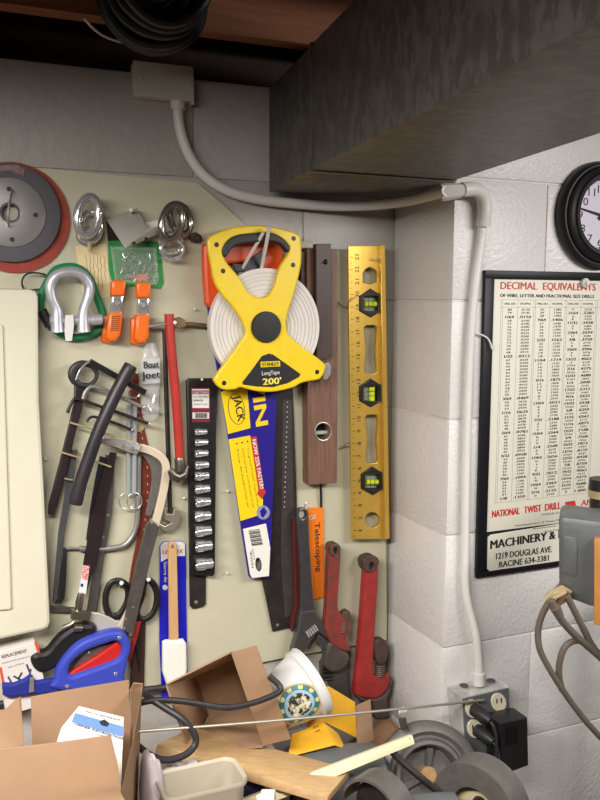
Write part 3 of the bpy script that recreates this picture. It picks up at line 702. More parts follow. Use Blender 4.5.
prof = [(14*k, 0), (56*k, 0), (56.5*k, .001), (56.5*k, .02), (56*k, .0205)]
for i in range(14):
    r = 55.5-i*2.75; prof += [(r*k, .0208 if i % 2 else .0205), ((r-.5)*k, .0203)]
prof += [(14*k, .0198), (14*k, 0)]
rl = MB().lathe(c, NY, prof, 72).build('tape_reel', [TAPEW], t)
random.seed(2)
b = MB()
for r in (17, 21.5, 25, 29.5, 33, 36.5, 40.5, 45, 48.5, 52):
    b.lathe(c+Vector((0, -.0212, 0)), NY, [(r*k, -.0012), (r*k, .0003), ((r+.55)*k, .0003), ((r+.55)*k, -.0012)], 64)
b.build('tape_edges', TAPEL, rl)
plate('frame', OUT, .076, .012, YEL, t, holes=[HOLE], bev=.0035, sm=True)
plate('grip', [(222, 251), (227.5, 240.5), (237, 235), (252, 233), (268, 232), (281.5, 237), (290, 246), (289, 252), (286, 250), (281, 244.5), (270, 241.5), (245, 243.5), (234, 247), (226, 257)], .072, .018, RUBBER, t, bev=.003, sm=True)
k /= 1.035
hb = MB().lathe(P(265.8, 327, .088), NY, [(0, 0), (15.5*k, 0), (15.5*k, .004), (14.8*k, .006), (0, .0065)], 40).build('hub', BLACK, t)
MB().disc(P(266, 327.5, .0942), NY, 2*k, .0012, 16).build('hub_screw', RUBBER, hb)
fn = plate('name_panel', [(269, 353.5), (273, 354.5), (285, 363), (300.5, 374), (299, 377), (288, 383), (273, 387), (257, 386.5), (243, 384.5), (242.5, 382), (252, 370), (262, 356)], .0885, .0006, INK, t, bev=0)
f0 = .0892
o = plate('brand_plate', [(260.5, 361.7), (280, 361), (280.3, 366.3), (260.8, 367.3)], f0, .0005, YEL, fn, bev=0)
texts('brand_lettering', [T('STANLEY', 262, 366.2, 279, 365.5, 3.5, f0+.0006, .045)], INK, o)
texts('white_lettering', [T('LongTape', 262, 375.3, 279.5, 374, 4, f0, .015)], PAPER, fn)
texts('yellow_lettering', [T("200'", 263, 385, 281, 383.6, 6.4, f0, .045)], mat('pale_yellow_ink', (246, 226, 96), .5), fn)
for u, v in ((216.5, 244.7), (293.5, 238.5), (223, 271), (293, 265), (224, 383), (317, 372)):
    MB().disc(P(u, v, .0876), NY, 2.4*k, .001, 14).build('screw', BLACK, t)
plate('tape_end', [(324, 364), (329, 362.5), (331.5, 367), (331, 374), (327, 380), (323, 379)], .06, .004, SATIN, t, bev=.001)
nail(269, 229, .108, -13, 69, 'long steel nail holding the handle of the yellow tape reel', r=.0036, head=.0062)
nail(263, 233, .098, -34, 58, 'bent steel nail crossing the handle opening of the yellow tape reel', r=.0034, head=.003)

# wooden levels
t = thing('wooden_level', 'worn brown wooden spirit level with a round brass sighting hole', 'level', P(322, 365, .03))
plate('body', [(307, 248), (337, 249), (338, 360), (337, 481), (336, 483), (309, 485), (308, 483)], .014, .028, WOODB, t, bev=.0012, holes=[ell(323, 431.5, 7.2, 8, 28)])
q = P(323, 431.5, .0425); b = MB(); kk = mpp(323, 431, .042)
b.tube([P(u, v, .0425) for u, v in ell(323, 431.5, 8.2, 9, 36)], .0016, 8, True); b.build('port_ring', STEEL, t)
MB().disc(P(323, 431.5, .016), NY, 8.6*kk, .003, 28).build('vial_back', DARKST, t)
MB().tube([P(314, 433, .026), P(332, 432, .026)], .0045, 12).build('vial', mat('old_vial', (168, 170, 150), .15), t)
t = thing('dark_wood_bar', 'narrow dark wooden bar hung in front of the brown wooden level', 'wooden bar', P(324, 300, .05))
plate('bar', [(316, 244), (331, 243.5), (332.3, 357), (317, 361.5)], .043, .016, WOODD, t, bev=.0012, holes=[ell(325.5, 262, 1.8, 2.4, 12)])
tag(plate('dark_steel_rule', [(301, 252), (306.2, 251), (306.2, 375), (302, 376)], .014, .02, RUST, bev=.001), 'dark rusty steel bar edge between the tape and the wooden level', 'steel bar')
nail(325.5, 262, .066, 0, 4, 'nail through the dark wooden bar', r=.001, head=.002, m=DARKST)

# yellow aluminium level
t = thing('spirit_level', 'yellow aluminium spirit level with three vials hung at the board edge', 'level', P(369, 392, .03))
HX = lambda u, v: [(u, v-15), (u+11.5, v-8), (u+11.5, v+7), (u+.5, v+14), (u-11, v+7.5), (u-11, v-7.5)]
slotA = [(364, 328), (366, 325.5), (375, 325), (377, 327), (375.5, 350), (377, 371), (375, 373.5), (366, 374), (364.3, 371), (366, 350)]
slotB = [(u+1.2, v+89.5) for u, v in slotA]
vial_c = [(371, 303.5), (371, 393.5), (372.7, 481.5)]
win = [[(u-7, v-7), (u+7, v-7), (u+7, v+7.5), (u-7, v+7.5)] for u, v in vial_c]
plate('web', [(349, 246), (381, 245.5), (385, 539), (352.4, 539.5)], .026, .01, GOLD, t, bev=.0012, holes=[[(363, 273), (366, 269), (370, 267), (374, 269), (377, 272), (377, 282), (370, 284), (363, 282.5)], slotA, slotB, ell(372.3, 520, 7.5, 7.8, 28)]+win)
plate('flange', [(380.5, 245.5), (385.3, 245), (389.8, 539), (384.8, 539.2)], .018, .028, GOLD, t, bev=.0012)
plate('flange', [(348.3, 246), (350, 246), (353.4, 539.3), (351.8, 539.5)], .033, .0045, GOLD, t, bev=.0006)
for i, (u, v) in enumerate(vial_c):
    o = plate('vial_holder', HX(u, v), .022, .018, BLACK, t, bev=.002, holes=[win[i]])
    plate('vial_window', [(u-7, v-7), (u+7, v-7), (u+7, v+7.5), (u-7, v+7.5)], .018, .008, mat('grey_clear', (150, 160, 140), .2), o, bev=.0005)
    if i == 1: MB().tube([P(u+1, v-6.5, .031), P(u+1, v+7, .031)], .0062, 14).build('vial', LIME, o)
    else: MB().tube([P(u-6.5, v+.5, .031), P(u+7, v+.5, .031)], .0055, 14).build('vial', LIME, o)
    for s_2 in (-2.2, 2.2):
        uu, vv = (u, v+.5)
        pts = [(u+1-6, v+s_2), (u+1+6, v+s_2)] if i == 1 else [(u+s_2, v-5), (u+s_2, v+6)]
        MB().tube([P(*pts[0], .0375), P(*pts[1], .0375)], .0005, 5).build('vial_line', INK, o)
its = []; b = MB()
for n in range(23, 0, -1):
    v = 257+(23-n)*12.42; u = 356.6+(v-257)*.0122; w = 1.2 if n == 1 else 3.2 if n < 10 else 5 if n < 20 and n != 11 else 6 if n > 11 else 3.6
    if 1: its.append(T(str(n), u+2, v+w/2, u+2, v-w/2, 4, .0361, .0))
    b.plate([(u-6.5, v), (u-3.5, v), (u-3.5, v+.5), (u-6.5, v+.5)], .036, .0003, bev=0); b.plate([(u-6.5, v+6.2), (u-5, v+6.2), (u-5, v+6.6), (u-6.5, v+6.6)], .036, .0003, bev=0)
texts('numerals', its, INK, t); b.build('scale_marks', INK, t)
plate('ledge', [(362.5, 246), (363, 246), (363, 262), (362.5, 262)], .036, .0004, GOLD, t, bev=0)
nail(380, 257, .06, -12, 10, 'bent nail through the top hole of the yellow level', r=.0015, head=.0018)
tag(tube('wall_wire', [(337, 302, .014), (345, 306, .03), (350, 301, .045), (357, 296, .05)], .0012, STEEL), 'thin bent wire poking out beside the upper vial of the yellow level', 'wire')
tag(tube('wall_wire', [(340, 449, .014), (345, 445, .025), (351, 442, .04)], .0014, STEEL), 'thin bent wire poking out beside the lower half of the yellow level', 'wire')

# telescoping package, rod
t = thing('telescoping_tool', 'slim orange carded telescoping tool hung behind the adjustable wrench', 'package', P(316, 550, .015))
plate('card', [(308, 508.5), (323.5, 507.5), (324, 597), (308.5, 601)], B0+.001, .006, mat('orange_card', (244, 128, 32), .4), t, bev=.0008)
texts('lettering', [T('Telescoping', 314.8, 523, 316.6, 572, 5.5, .0192, .02)], INK, t)
texts('white_lettering', [T('GS', 309, 519.5, 315.5, 518.7, 4.4, .0192, .03)], PAPER, t)
texts('small_lettering', [T('magnetic', 310.5, 575, 311.5, 592, 1.6, .0192), T('pick-up tool', 313.5, 575, 314.5, 595, 1.6, .0192)], mat('dark_orange_ink', (160, 70, 20), .6), t)
tube('hang_rod', [(320.5, 484, .02), (321, 498, .018), (321, 508, .015)], .0026, BLACK, t)

# adjustable wrench
t = thing('adjustable_wrench', 'large black adjustable wrench hung by its ring left of the orange card', 'wrench', P(308, 580, .04))
AW = mat('black_oxide', (86, 84, 86), .36, .6, var=.15, vscale=60)
plate('handle', [(296.5, 518), (297, 511.5), (300.5, 508), (305, 508), (308.3, 511.5), (309, 518), (310, 545), (312.5, 585), (315.5, 612), (320, 622), (300, 630), (298.5, 618), (301, 608), (301, 580), (299, 545)], .034, .012, AW, t, bev=.003, holes=[ell(302.7, 515, 3.2, 4, 18)])
plate('fixed_jaw', [(301, 612), (315.5, 610), (323, 622), (331, 634), (331, 641), (324, 637), (318, 632), (309, 645), (302, 656), (297, 661), (292, 653), (294, 645), (298, 632)], .03, .018, mat('jaw_grey', (112, 110, 110), .35, .8, var=.1), t, bev=.003)
plate('movable_jaw', [(318, 634), (328, 640), (332, 650), (328, 657), (324, 654), (322, 647), (317, 643)], .032, .013, mat('jaw_grey', (112, 110, 110)), t, bev=.002)
b = MB()
for i in range(5): b.tube([P(306+i*2.1, 631.5-i*1.6, .0485), P(309+i*2.1, 637-i*1.6, .0485)], .0022, 8)
b.build('worm', CHROME, t)
nail(306, 503, .05, -4, 10, 'nail with a bright head holding the black adjustable wrench', r=.0014, head=.0025)
# red slip handle behind it
tag(plate('red_plier_handle', [(293, 520), (297, 518), (300.5, 560), (301.5, 610), (298, 622), (292, 632), (291, 622), (295.5, 606), (294, 560)], .014, .015, mat('dark_red_grip', (84, 34, 34), .4), bev=.003), 'dark red plier handle showing behind the black adjustable wrench', 'pliers')

# pipe wrenches
def pipe_wrench(label, m, S, d):
    t = thing('pipe_wrench', label, 'wrench', P(*S['c'], d), group='red pipe wrenches on the board')
    plate('handle', S['handle'], d, .02, m, t, bev=.005, sm=True, holes=[S['eye']])
    plate('eye_rim', S['rim'], d-.003, .026, RUST, t, bev=.003, sm=True, holes=[S['eye']])
    plate('hook_jaw', S['hook'], d+.002, .018, RUST, t, bev=.004, sm=True)
    plate('heel_jaw', S['heel'], d-.002, .02, mat('worn_dark_steel', (96, 86, 80), .5, .5, var=.25, vscale=50), t, bev=.004, sm=True)
    u0, v0, u1, v1 = S['nut']; n = 6
    b = MB(); a, e = P((u0+u1)/2, v0, d+.014), P((u0+u1)/2, v1, d+.014); r = (u1-u0)/2*mpp(u0, v0, d)
    pts = [a+(e-a)*i/(2*n) for i in range(2*n+1)]; b.tube(pts, [r*(1 if i % 2 else .88) for i in range(2*n+1)], 16); b.build('nut', RUST, t)
    return t
pipe_wrench('long red pipe wrench hung next to the wall corner', WRED, dict(c=(372, 640),
    handle=[(365.5, 566), (369, 560), (375, 560), (379, 566), (377.5, 600), (375, 640), (374, 664), (376, 676), (389, 674), (390.5, 682), (386, 692), (376, 699), (362, 698), (355, 694), (356, 682), (360, 640), (363, 600)],
    eye=ell(372, 566, 2.2, 3.5, 14), rim=[(363, 566), (363.5, 560), (367.5, 556.5), (373, 555.5), (378, 558), (379.5, 563), (377, 567), (375.5, 571), (371, 573), (366, 572)],
    hook=[(374.5, 652), (375, 643), (379, 639), (384, 639.5), (388, 645), (388.5, 654), (386, 663), (378, 664)],
    heel=[(357, 694), (366, 699), (381, 697), (389, 688), (391, 678), (391.5, 690), (388, 700), (388, 717), (375, 719), (372, 703), (360, 701)],
    nut=(374.5, 664, 385, 676)), .03)
pipe_wrench('short worn red pipe wrench hung left of the long one', WREDB, dict(c=(337, 600),
    handle=[(329, 550), (332, 545), (339, 545), (341.5, 550), (340, 580), (338.5, 605), (342, 615), (350, 622), (350, 634), (347, 640), (351, 650), (345, 652), (336, 648), (329, 640), (325.5, 628), (327, 600)],
    eye=ell(336, 551, 2, 3.6, 14), rim=[(330, 552), (330.5, 546.5), (333.5, 544), (338, 543.8), (341, 547), (340.5, 553), (338, 556), (334.5, 557), (331.5, 556)],
    hook=[(342, 616), (346, 611), (350, 611.5), (351.5, 616), (350, 622), (346, 624)],
    heel=[(331, 643), (343, 651), (349, 655), (348, 664), (340, 671), (331, 672), (325, 665), (326, 655)],
    nut=(338.5, 622, 347, 632)), .034)
t = thing('crescent_wrench', 'worn grey adjustable wrench head half hidden under the short pipe wrench', 'wrench', P(337, 672, .025))
plate('head', [(321, 664), (328, 655), (347, 652), (348, 672), (350, 690), (352, 700), (334, 700), (330, 684), (322, 678)], .018, .014, GREYST, t, bev=.002)
b = MB()
for i in range(4): b.tube([P(322.5, 668+i*4, .034), P(333, 667+i*4, .034)], .003, 8)
b.build('worm', DARKST, t)

# ------------------------------------------------------------------ saws at the left
t = thing('filter_wrench', 'black ring ended wrench hung at the top left of the saws', 'wrench', P(75, 420, .03))
plate('ring', ell(84, 374.5, 15.5, 14, 36), .03, .014, RUBBER, t, bev=.005, holes=[ell(86.5, 375.5, 9, 8, 28)])
plate('handle', [(75, 386), (86, 388), (82, 410), (74, 440), (66, 478), (53.5, 515), (48.5, 515), (49, 505), (58, 470), (68, 430), (74, 404)], .028, .01, mat('dark_maroon_steel', (50, 36, 38), .42, .3, var=.2, vscale=40), t, bev=.002)
tube('bail', [(76, 380, .046), (80, 370, .047), (87, 363, .046), (91, 361, .046)], .0022, STEEL, t)
tag(plate('black_saw_bar', stripquad(90, 361.5, 146, 393, 6), .048, .006, mat('black_bar', (34, 30, 32), .4, .4), bev=.0015), 'flat black bar slanting from the ring wrench to the leather belt', 'steel bar')
cop = [('coping saw frame with shiny bent top, first below the black bar', [(83, 399, .05), (86, 391, .05), (93, 386.5, .05), (108, 391, .05), (125, 399, .05), (142.5, 407, .05)], .0033, SATIN),
       ('dark coping saw frame with a hooked end, second below the black bar', [(67.5, 413, .045), (70.5, 405, .045), (76, 398.5, .045), (90, 403, .045), (118, 412.5, .045), (148, 423.5, .045)], .003, DARKST),
       ('thin dark coping saw frame, third below the black bar', [(87, 422, .04), (89, 418.5, .04), (95, 417, .04), (112, 422, .04), (131, 429.5, .04)], .0026, DARKST),
       ('thin pale steel rod, lowest of the coping saw frames', [(70, 422.5, .048), (90, 428.5, .048), (104, 433, .048), (138, 443.5, .048)], .0019, BRASS)]
for lab, px, r, m_ in cop:
    t = thing('coping_saw', lab, 'coping saw', P(*px[2]), group='coping saw frames')
    tube('frame', px, r, m_, t)
    if r > .002: MB().disc(P(*px[-1]), (P(*px[-1])-P(*px[-2])).normalized(), r*1.25, .003, 10).build('end_cap', STEEL, t)
t = thing('saw_grip', 'thick curved black tubular grip slanting across the coping saws', 'saw handle', P(100, 430, .07))
g = path([(131, 365, .075), (119, 387, .076), (108, 410, .077), (98, 433, .076), (89, 458, .074), (81, 482, .072), (75.5, 504, .07)], 6)
MB().tube(g, [.0112]+[.0122]*3+[.0116]*(len(g)-8)+[.012]*3+[.0112], 18).build('grip', FOAM, t)
for lab, px, r in (('brass pin crossing the upper part of the ring wrench handle', [(58.5, 451.5, .05), (79, 457.5, .05)], .0018), ('brass pin right of the black curved grip', [(93, 460.7, .05), (111, 467, .05)], .0018), ('short brass pin on the bar left of the curved grip', [(64.5, 478.5, .046), (72.5, 480, .046)], .0016)):
    tag(tube('brass_pin', px, r, BRASS, smooth=False), lab, 'pin')
# grey flat file with black handle
t = thing('flat_file', 'long grey flat file beside the cabinet door', 'file', P(62, 530, .03))
plate('blade', [(69, 450), (78, 450), (70, 506), (65, 532), (57.5, 600), (52.5, 602), (58.5, 532), (64, 500)], .026, .005, mat('blue_grey_steel', (96, 96, 98), .45, .7, var=.15), t, bev=.001)
plate('handle', [(64.5, 548), (67.5, 550), (66.5, 580), (65, 598), (61, 604), (55, 604.5), (57.5, 600), (61, 570)], .022, .009, BLACK, t, bev=.003)
# hacksaw with tube frame
t = thing('tube_hacksaw', 'grey tubular hacksaw frame with a rounded corner behind the other saws', 'hacksaw', P(100, 540, .02))
tube('frame', [(80, 548.5, .022), (95, 549, .022), (112, 548, .022), (124, 545, .022), (132, 537, .022), (136.5, 524, .022), (138, 500, .022), (138.5, 470, .022), (139, 446, .022)], .0054, SATIN, t, seg=12)
tube('frame_tip', [(63, 549, .022), (72, 548, .022), (82, 548.5, .022)], .003, STEEL, t)
plate('bar', [(51, 606), (60, 606.5), (76, 608), (75, 613), (51, 612)], .018, .006, GREYST, t, bev=.001)
# dark flat bars
t = thing('flat_frame_saw', 'flat dark grey saw frame bar with rivets between the blade and the tube frame', 'saw', P(103, 530, .02))
plate('bar', [(106, 455), (115.5, 456), (112, 515), (104, 560), (96, 613), (87, 612), (95, 560), (101, 520)], .0205, .006, GREYST, t, bev=.001)
for u, v in ((108, 515), (103, 537), (110, 480)): MB().disc(P(u, v, .0264), NY, .0028, .0014, 14).build('rivet', STEEL, t)
tag(plate('narrow_saw', [(100, 456), (107, 458), (99, 500), (94, 535), (86, 541), (90, 510), (95, 480)], .027, .004, mat('blue_black_steel', (58, 52, 60), .4, .6, var=.15), bev=.0008), 'narrow dark saw blade left of the flat frame bar', 'saw blade')
# beige hacksaw
t = thing('hacksaw', 'hacksaw with beige bowed frame and black pistol grip', 'hacksaw', P(120, 540, .035))
def ribbon(pts, w):
    c_l = cr([Vector(p) for p in pts], 6, False); L_, R_ = [], []
    for i, p in enumerate(c_l):
        a = c_l[max(i-1, 0)]; b_ = c_l[min(i+1, len(c_l)-1)]; tn = (b_-a).normalized(); nn = Vector((-tn.y, tn.x)); ww = w if not callable(w) else w(i/(len(c_l)-1))
        L_.append(p+nn*ww/2); R_.append(p-nn*ww/2)
    return [tuple(p) for p in L_+R_[::-1]]
plate('frame', ribbon([(136, 447.5), (145, 449), (155, 453), (163, 459), (166.5, 468), (165, 485), (160.5, 506), (153, 535), (143, 575), (130, 612), (121, 628)], 8), .034, .008, BEIGEM, t, bev=.0018)
plate('handle_plate', [(80, 612), (99, 613), (109, 617), (116, 621), (126, 620), (124, 640), (104, 650), (92, 642), (97, 634), (96, 626), (84, 622)], .034, .007, mat('pale_alloy', (206, 200, 188), .35, .4, var=.05), t, bev=.0015)
bl = plate('blade', [(110, 452), (117, 453), (113, 475), (107, 500), (103, 530), (97, 560), (86, 594), (78.5, 594), (83, 565), (90, 525), (101, 480)], .0335, .003, mat('blade_dark', (54, 42, 44), .42, .5, var=.2, vscale=40), t, bev=.0006)
lb = plate('blade_label', [(83, 565), (89.5, 566), (86, 594), (78.5, 593)], .0366, .0005, PAPER, bl, bev=0)
plate('red_print', [(83.5, 565), (89, 566), (87.5, 580), (81.5, 579)], .0372, .0003, mat('red_white_print', (196, 60, 66), .5, col2=(230, 200, 200), vscale=300, sharp=True), lb, bev=0)
plate('blue_mark', [(81, 583.5), (83.5, 584), (83, 587), (80.5, 586.5)], .0372, .0003, BLUE, lb, bev=0)
b = MB(); b.tube([P(101, 440.5, .046), P(116, 442.5, .046), P(138, 449, .046)], [.0065, .0105, .0105], 8); b.build('top_clamp', CHROME, t)
for u, v in ((123, 446), (132, 448.5)): MB().disc(P(u, v, .054), NY, .0042, .003, 14).build('clamp_screw', STEEL, t)
b = MB(); b.tube([P(81, 593, .044), P(79.5, 602, .046), P(78.5, 611, .044)], [.0055, .0075, .0065], 10); b.plate([(72, 611), (91.5, 613), (90, 621.5), (71.5, 620)], .036, .016, bev=.002); b.tube([P(63, 628, .05), P(70, 625, .05), P(74, 622, .05)], [.0055, .0045, .004], 10); b.tube([P(74, 628, .056), P(82, 628, .056)], .0068, 12); b.build('blade_clamp', mat('clamp_steel', (150, 142, 130), .3, .9, var=.1), t)
plate('pistol_grip', [(62, 634), (75, 626), (93, 624), (97, 630), (94, 637), (86, 643), (75, 651), (64, 662), (53, 671), (40, 674), (32, 667), (30, 658), (36, 653), (46, 651), (54, 642)], .028, .026, BLACK, t, bev=.009, sm=True)
# saw with blue handle
t = thing('blue_handled_hacksaw', 'hacksaw with blue and red closed handle and dark flat frame', 'hacksaw', P(125, 600, .05))
plate('frame_bar', [(146, 525), (149, 521), (154, 521.5), (159.5, 528), (150.5, 561), (141, 600), (133, 637), (123, 629), (128, 602), (137, 561)], .046, .006, mat('frame_grey', (104, 98, 94), .42, .6, var=.25, vscale=50), t, bev=.001)
for u, v in ((133, 607), (126, 619), (124.5, 628), (130, 635)): MB().disc(P(u, v, .0519), NY, .0018, .001, 10).build('rivet', STEEL, t)
MB().disc(P(152, 522, .052), NY, .0035, .002, 14).build('pivot_bolt', CHROME, t)
BO = [(55, 690), (55, 680), (57, 670), (66, 656), (80, 643), (100, 634.5), (116, 631), (126, 634), (131.5, 646), (129, 660), (125, 678), (124, 692)]
BI = [(69, 672), (73, 662), (86, 652), (106, 644), (117, 642), (122, 648), (119, 658), (106, 664.5), (82, 673), (72, 676)]
plate('handle', BO, .042, .026, HBLUE, t, bev=.007, holes=[BI], sm=True)
plate('inner_grip', [(67, 675), (76, 669), (96, 657), (118, 642), (123, 648), (120, 659), (106, 666), (82, 675), (72, 678)], .048, .012, REDH, t, bev=.003)
plate('grip_back', [(70, 672), (86, 652), (117, 642), (120, 648), (106, 664), (76, 674)], .044, .004, mat('grey_hollow', (96, 84, 80), .5), t, bev=.001)
for u, v in ((119.5, 637.5), (115.5, 673.5), (67, 686), (89, 652.5)): MB().disc(P(u, v, .067), NY, .0036 if u != 89 else .002, .0015, 14).build('rivet', CHROME, t)
plate('red_edge', [(136, 622), (141.5, 622), (137, 640), (130, 664), (128, 660), (132, 640)], .04, .006, mat('dark_red', (140, 34, 36), .4), t, bev=.0015)
# bow behind it (grey curved plate)
tag(plate('steel_bow', ribbon([(143, 452), (150, 458), (156, 468), (157, 482), (153, 500), (148, 516)], lambda s: 5+6*math.sin(math.pi*s)), .027, .005, mat('bow_grey', (132, 128, 124), .4, .6, var=.1), bev=.001), 'curved grey steel saw bow inside the bend of the beige hacksaw frame', 'saw frame')
# leather belt
t = thing('leather_strap', 'brown leather strap with white stitching hanging behind the hacksaws', 'strap', P(142, 500, .02))
C_ = [(133, 370), (135, 395), (138, 415), (141, 435), (145.5, 455), (147, 480), (146, 505), (142.5, 535), (136.5, 565), (131, 600), (136, 640), (133, 690)]
plate('strap', ribbon(C_[:10], lambda s: 8.5+1.5*math.sin(math.pi*s)), B0+.0005, .005, LEATH, t, bev=.0015)
plate('strap_tip', [(136, 620), (146, 622), (145, 660), (144, 694), (130, 694), (132, 656)], B0+.0005, .008, DLEATH, t, bev=.002)
b = MB()
for i, q in enumerate(cr([Vector(p) for p in C_[:9]], 6, False)):
    if i % 2 and i > 6: b.tube([P(q.x+.5, q.y-1, .0177), P(q.x+1, q.y+1.2, .0177)], .0009, 6)
b.build('stitching', mat('pale_thread', (206, 176, 150), .6), t)
MB().tube(oval(134, 393, 5.5, 5, .03, 0), .0014, 8, True).build('ring', CHROME, t)
MB().disc(P(138, 425, .018), NY, .013, .003, 24).build('brass_disc', BRASS, t)
# spring rods with rings
for i, (lab, u, r0) in enumerate((('chrome rod with a split ring, left of the pair beside the strap', 128, 126.5), ('chrome rod with a split ring, next to the leather strap', 134.3, 134.5))):
    t = thing('ringed_rod', lab, 'rod', P(u, 460, .022), group='chrome rods with rings')
    MB().tube([P(u+.6, 405, .03), P(u, 494, .03)], .0041, 12).build('rod', mat('pale_chrome', (196, 206, 208), .25, .5), t)
    MB().tube(oval(r0, 501, 7.5, 8, .031+.003*i, 0), .0011, 8, True).build('ring', STEEL, t)
nail(136.5, 371.5, .07, -1, 1, 'bright nail head at the top of the leather strap', head=.0038)
# scissors
t = thing('scissors', 'black handled scissors hung by two nails behind the blue saw frame', 'scissors', P(132, 610, .02))
def loop(px): return path([(u, v, .028) for u, v in px], 5, True)
MB().tube(loop([(111, 583), (120, 581), (127, 587), (128, 598), (124, 608), (118, 615), (110, 615), (106, 606), (106, 594)]), .0062, 10, True, squash=(1, .8)).build('finger_loop', BLACK, t)
MB().tube(loop([(148, 580), (154, 585), (157, 597), (154, 611), (146, 619), (139, 618), (137, 610), (142, 596), (144, 584)]), .0062, 10, True, squash=(1, .8)).build('finger_loop', BLACK, t)
plate('blade', [(122, 610), (130, 606), (138, 614), (142, 640), (140, 672), (134, 640), (126, 618)], .016, .008, DARKST, t, bev=.002)
nail(121.5, 583, .06, -2, 4, 'bright nail head inside the left scissors loop')
nail(148.5, 579.5, .06, -1, 4, 'bright nail head at the top of the right scissors loop')
# saw blade pack and spatula
t = thing('blade_pack', 'blue and white blade packet hung behind the wooden handled spatula', 'packet', P(173, 610, .014))
plate('card', [(160, 546), (164, 541.5), (182, 541), (185.5, 544), (187, 640), (188, 700), (162, 702), (159.5, 640)], B0+.0005, .003, PACKB, t, bev=.0005)
plate('white_top', [(160.5, 546), (164, 542), (182, 541.5), (185, 544), (185, 556), (172, 556), (161, 562)], B0+.0036, .0004, PAPER, t, bev=0)
texts('red_lettering', [T('LENOX', 162.5, 554, 183, 553, 4, .0158, .03)], REDINK, t)
texts('white_lettering', [T('Sierra de', 163.6, 562, 164.2, 582, 3.2, .0158, .01)], PAPER, t)
plate('round_mark', ell(165, 587.5, 2.6, 2.6, 16), .0154, .0005, PAPER, t, bev=0)
t = thing('spatula', 'white headed spatula with flat wooden handle in front of the blue packet', 'spatula', P(173, 610, .024))
plate('handle', [(168.5, 545), (171, 541.5), (174, 541.5), (177, 545), (179, 645), (169.5, 645)], .022, .008, STICK, t, bev=.002, holes=[ell(172.7, 546.5, 1.1, 1.4, 10)])
plate('head', [(163, 643), (166, 641), (184, 640), (187, 644), (187.5, 670), (186, 682), (170, 686), (167, 685), (163, 672)], .02, .014, WHITEP, t, bev=.005)
b = MB().plate([(170, 643), (180, 643), (181, 665), (179, 669), (172, 669.5), (170, 667)], .0338, .0008, bev=.0004); b.build('head_boss', WHITEP, t)
nail(172.7, 547, .034, 0, 1, 'small nail through the spatula handle hole', r=.0008, head=.0014, m=DARKST)
for lab, u, v in (('bright nail beside the hook jaw of the basin wrench', 184, 498), ('small nail in the board right of the socket rail', 227.5, 491), ('small nail below the bottom of the socket rail', 227, 573), ('small nail between the cabinet door and the saws', 45.5, 459), ('small nail in the bare board left of the tape reel', 194.5, 309)):
    nail(u, v, .022, -1, 0, lab, r=.0012, head=.0022)

# ------------------------------------------------------------------ below the board, on the bench
ZBN = .77
t = thing('workbench', 'wooden workbench along the wall carrying the piled clutter', 'workbench', (.2, -.38, 0))
MB().box((-1.1, -.74, ZBN-.04), (.905, -.003, ZBN), .003).build('worktop', BENCH, t)
for x in (-1.0, .84):
    for y in (-.68, -.06): MB().box((x-.04, y-.04, 0), (x+.04, y+.04, ZBN-.04), .003).build('leg', BENCH, t)
t = tag(tube('gap_shade_strip', [(-60, 708, .02), (0, 704, .02), (60, 698, .022), (110, 693, .022), (150, 689, .022), (185, 685, .022), (230, 677, .024)], .0062, RUBBER), 'black strip standing in for the shadow gap under the tool board', 'cable')  # black tube added to draw the dark of the shaded gap below the board
# printed box with blue clip
t = thing('printed_carton', 'white printed carton with orange corners below the cabinet door', 'carton', P(22, 672, .04))
cb = [(-4, 653), (35, 642), (47, 690), (48, 704), (6, 716)]
plate('carton', cb, .014, .035, mat('white_carton', (214, 206, 200), .5, var=.03), t, bev=.002)
texts('lettering', [T('REPLACEMENT', 2, 658.5, 27, 652, 3.4, .0495, .02), T('rotary tool accessory', 2, 664, 30, 656.5, 1.6, .0495), T('set of bits', 8, 668, 24, 663.5, 1.6, .0495)], mat('print_grey', (90, 84, 90), .6), t)
plate('orange_corner', [(34, 642.3), (37, 642), (41, 655), (38.5, 656)], .0494, .0005, mat('orange_mark', (206, 80, 50), .5), t, bev=0)
plate('orange_corner', [(-1, 668), (1.5, 667), (4.5, 682), (2, 683)], .0494, .0005, mat('orange_mark', (206, 80, 50), .5), t, bev=0)
b = MB()
for u, v, a in ((10, 680, 60), (17, 678, 30), (20, 676, 120), (28, 668, 70), (30, 673, 100)):
    a = math.radians(a); b.plate(stripquad(u-math.cos(a)*4, v-math.sin(a)*4, u+math.cos(a)*4, v+math.sin(a)*4, 1.8), .0494, .0005, bev=0)
b.build('printed_tools', mat('print_dark', (60, 66, 90), .5), t)
MB().box((P(-4, 700, .045).x, -.052, ZBN), (P(48, 700, .045).x, -.012, P(20, 708, .045).z), .002)
t = thing('blue_wrap', 'blue cloth band wrapped across the printed carton', 'cloth', P(30, 690, .06))
plate('band', [(2, 684), (14, 684), (24, 680), (31, 675), (36, 682), (52, 679), (60, 682), (60, 694), (36, 695), (8, 698), (3, 696)], .05, .012, mat('blue_cloth', (26, 38, 130), .7, var=.15, vscale=60, bump=.2), t, bev=.004)
plate('clip', [(30, 678), (34, 678), (34.5, 692), (29, 693)], .062, .004, SATIN, t, bev=.001)

# storage bin carrying the pile (pale grey)
bx0, bx1 = P(141, 720, .3).x, .565
ZP = .925
t = thing('storage_bin', 'pale grey plastic bin under the small carton and loose boards', 'bin', (.55, -.17, ZBN))
MB().box((bx0, -.275, ZBN), (bx1, -.032, ZP-.012), .006).build('bin_body', BINL, t)
MB().box((bx0-.005, -.28, ZP-.016), (bx1+.005, -.028, ZP), .005).build('lid', BINL, t)

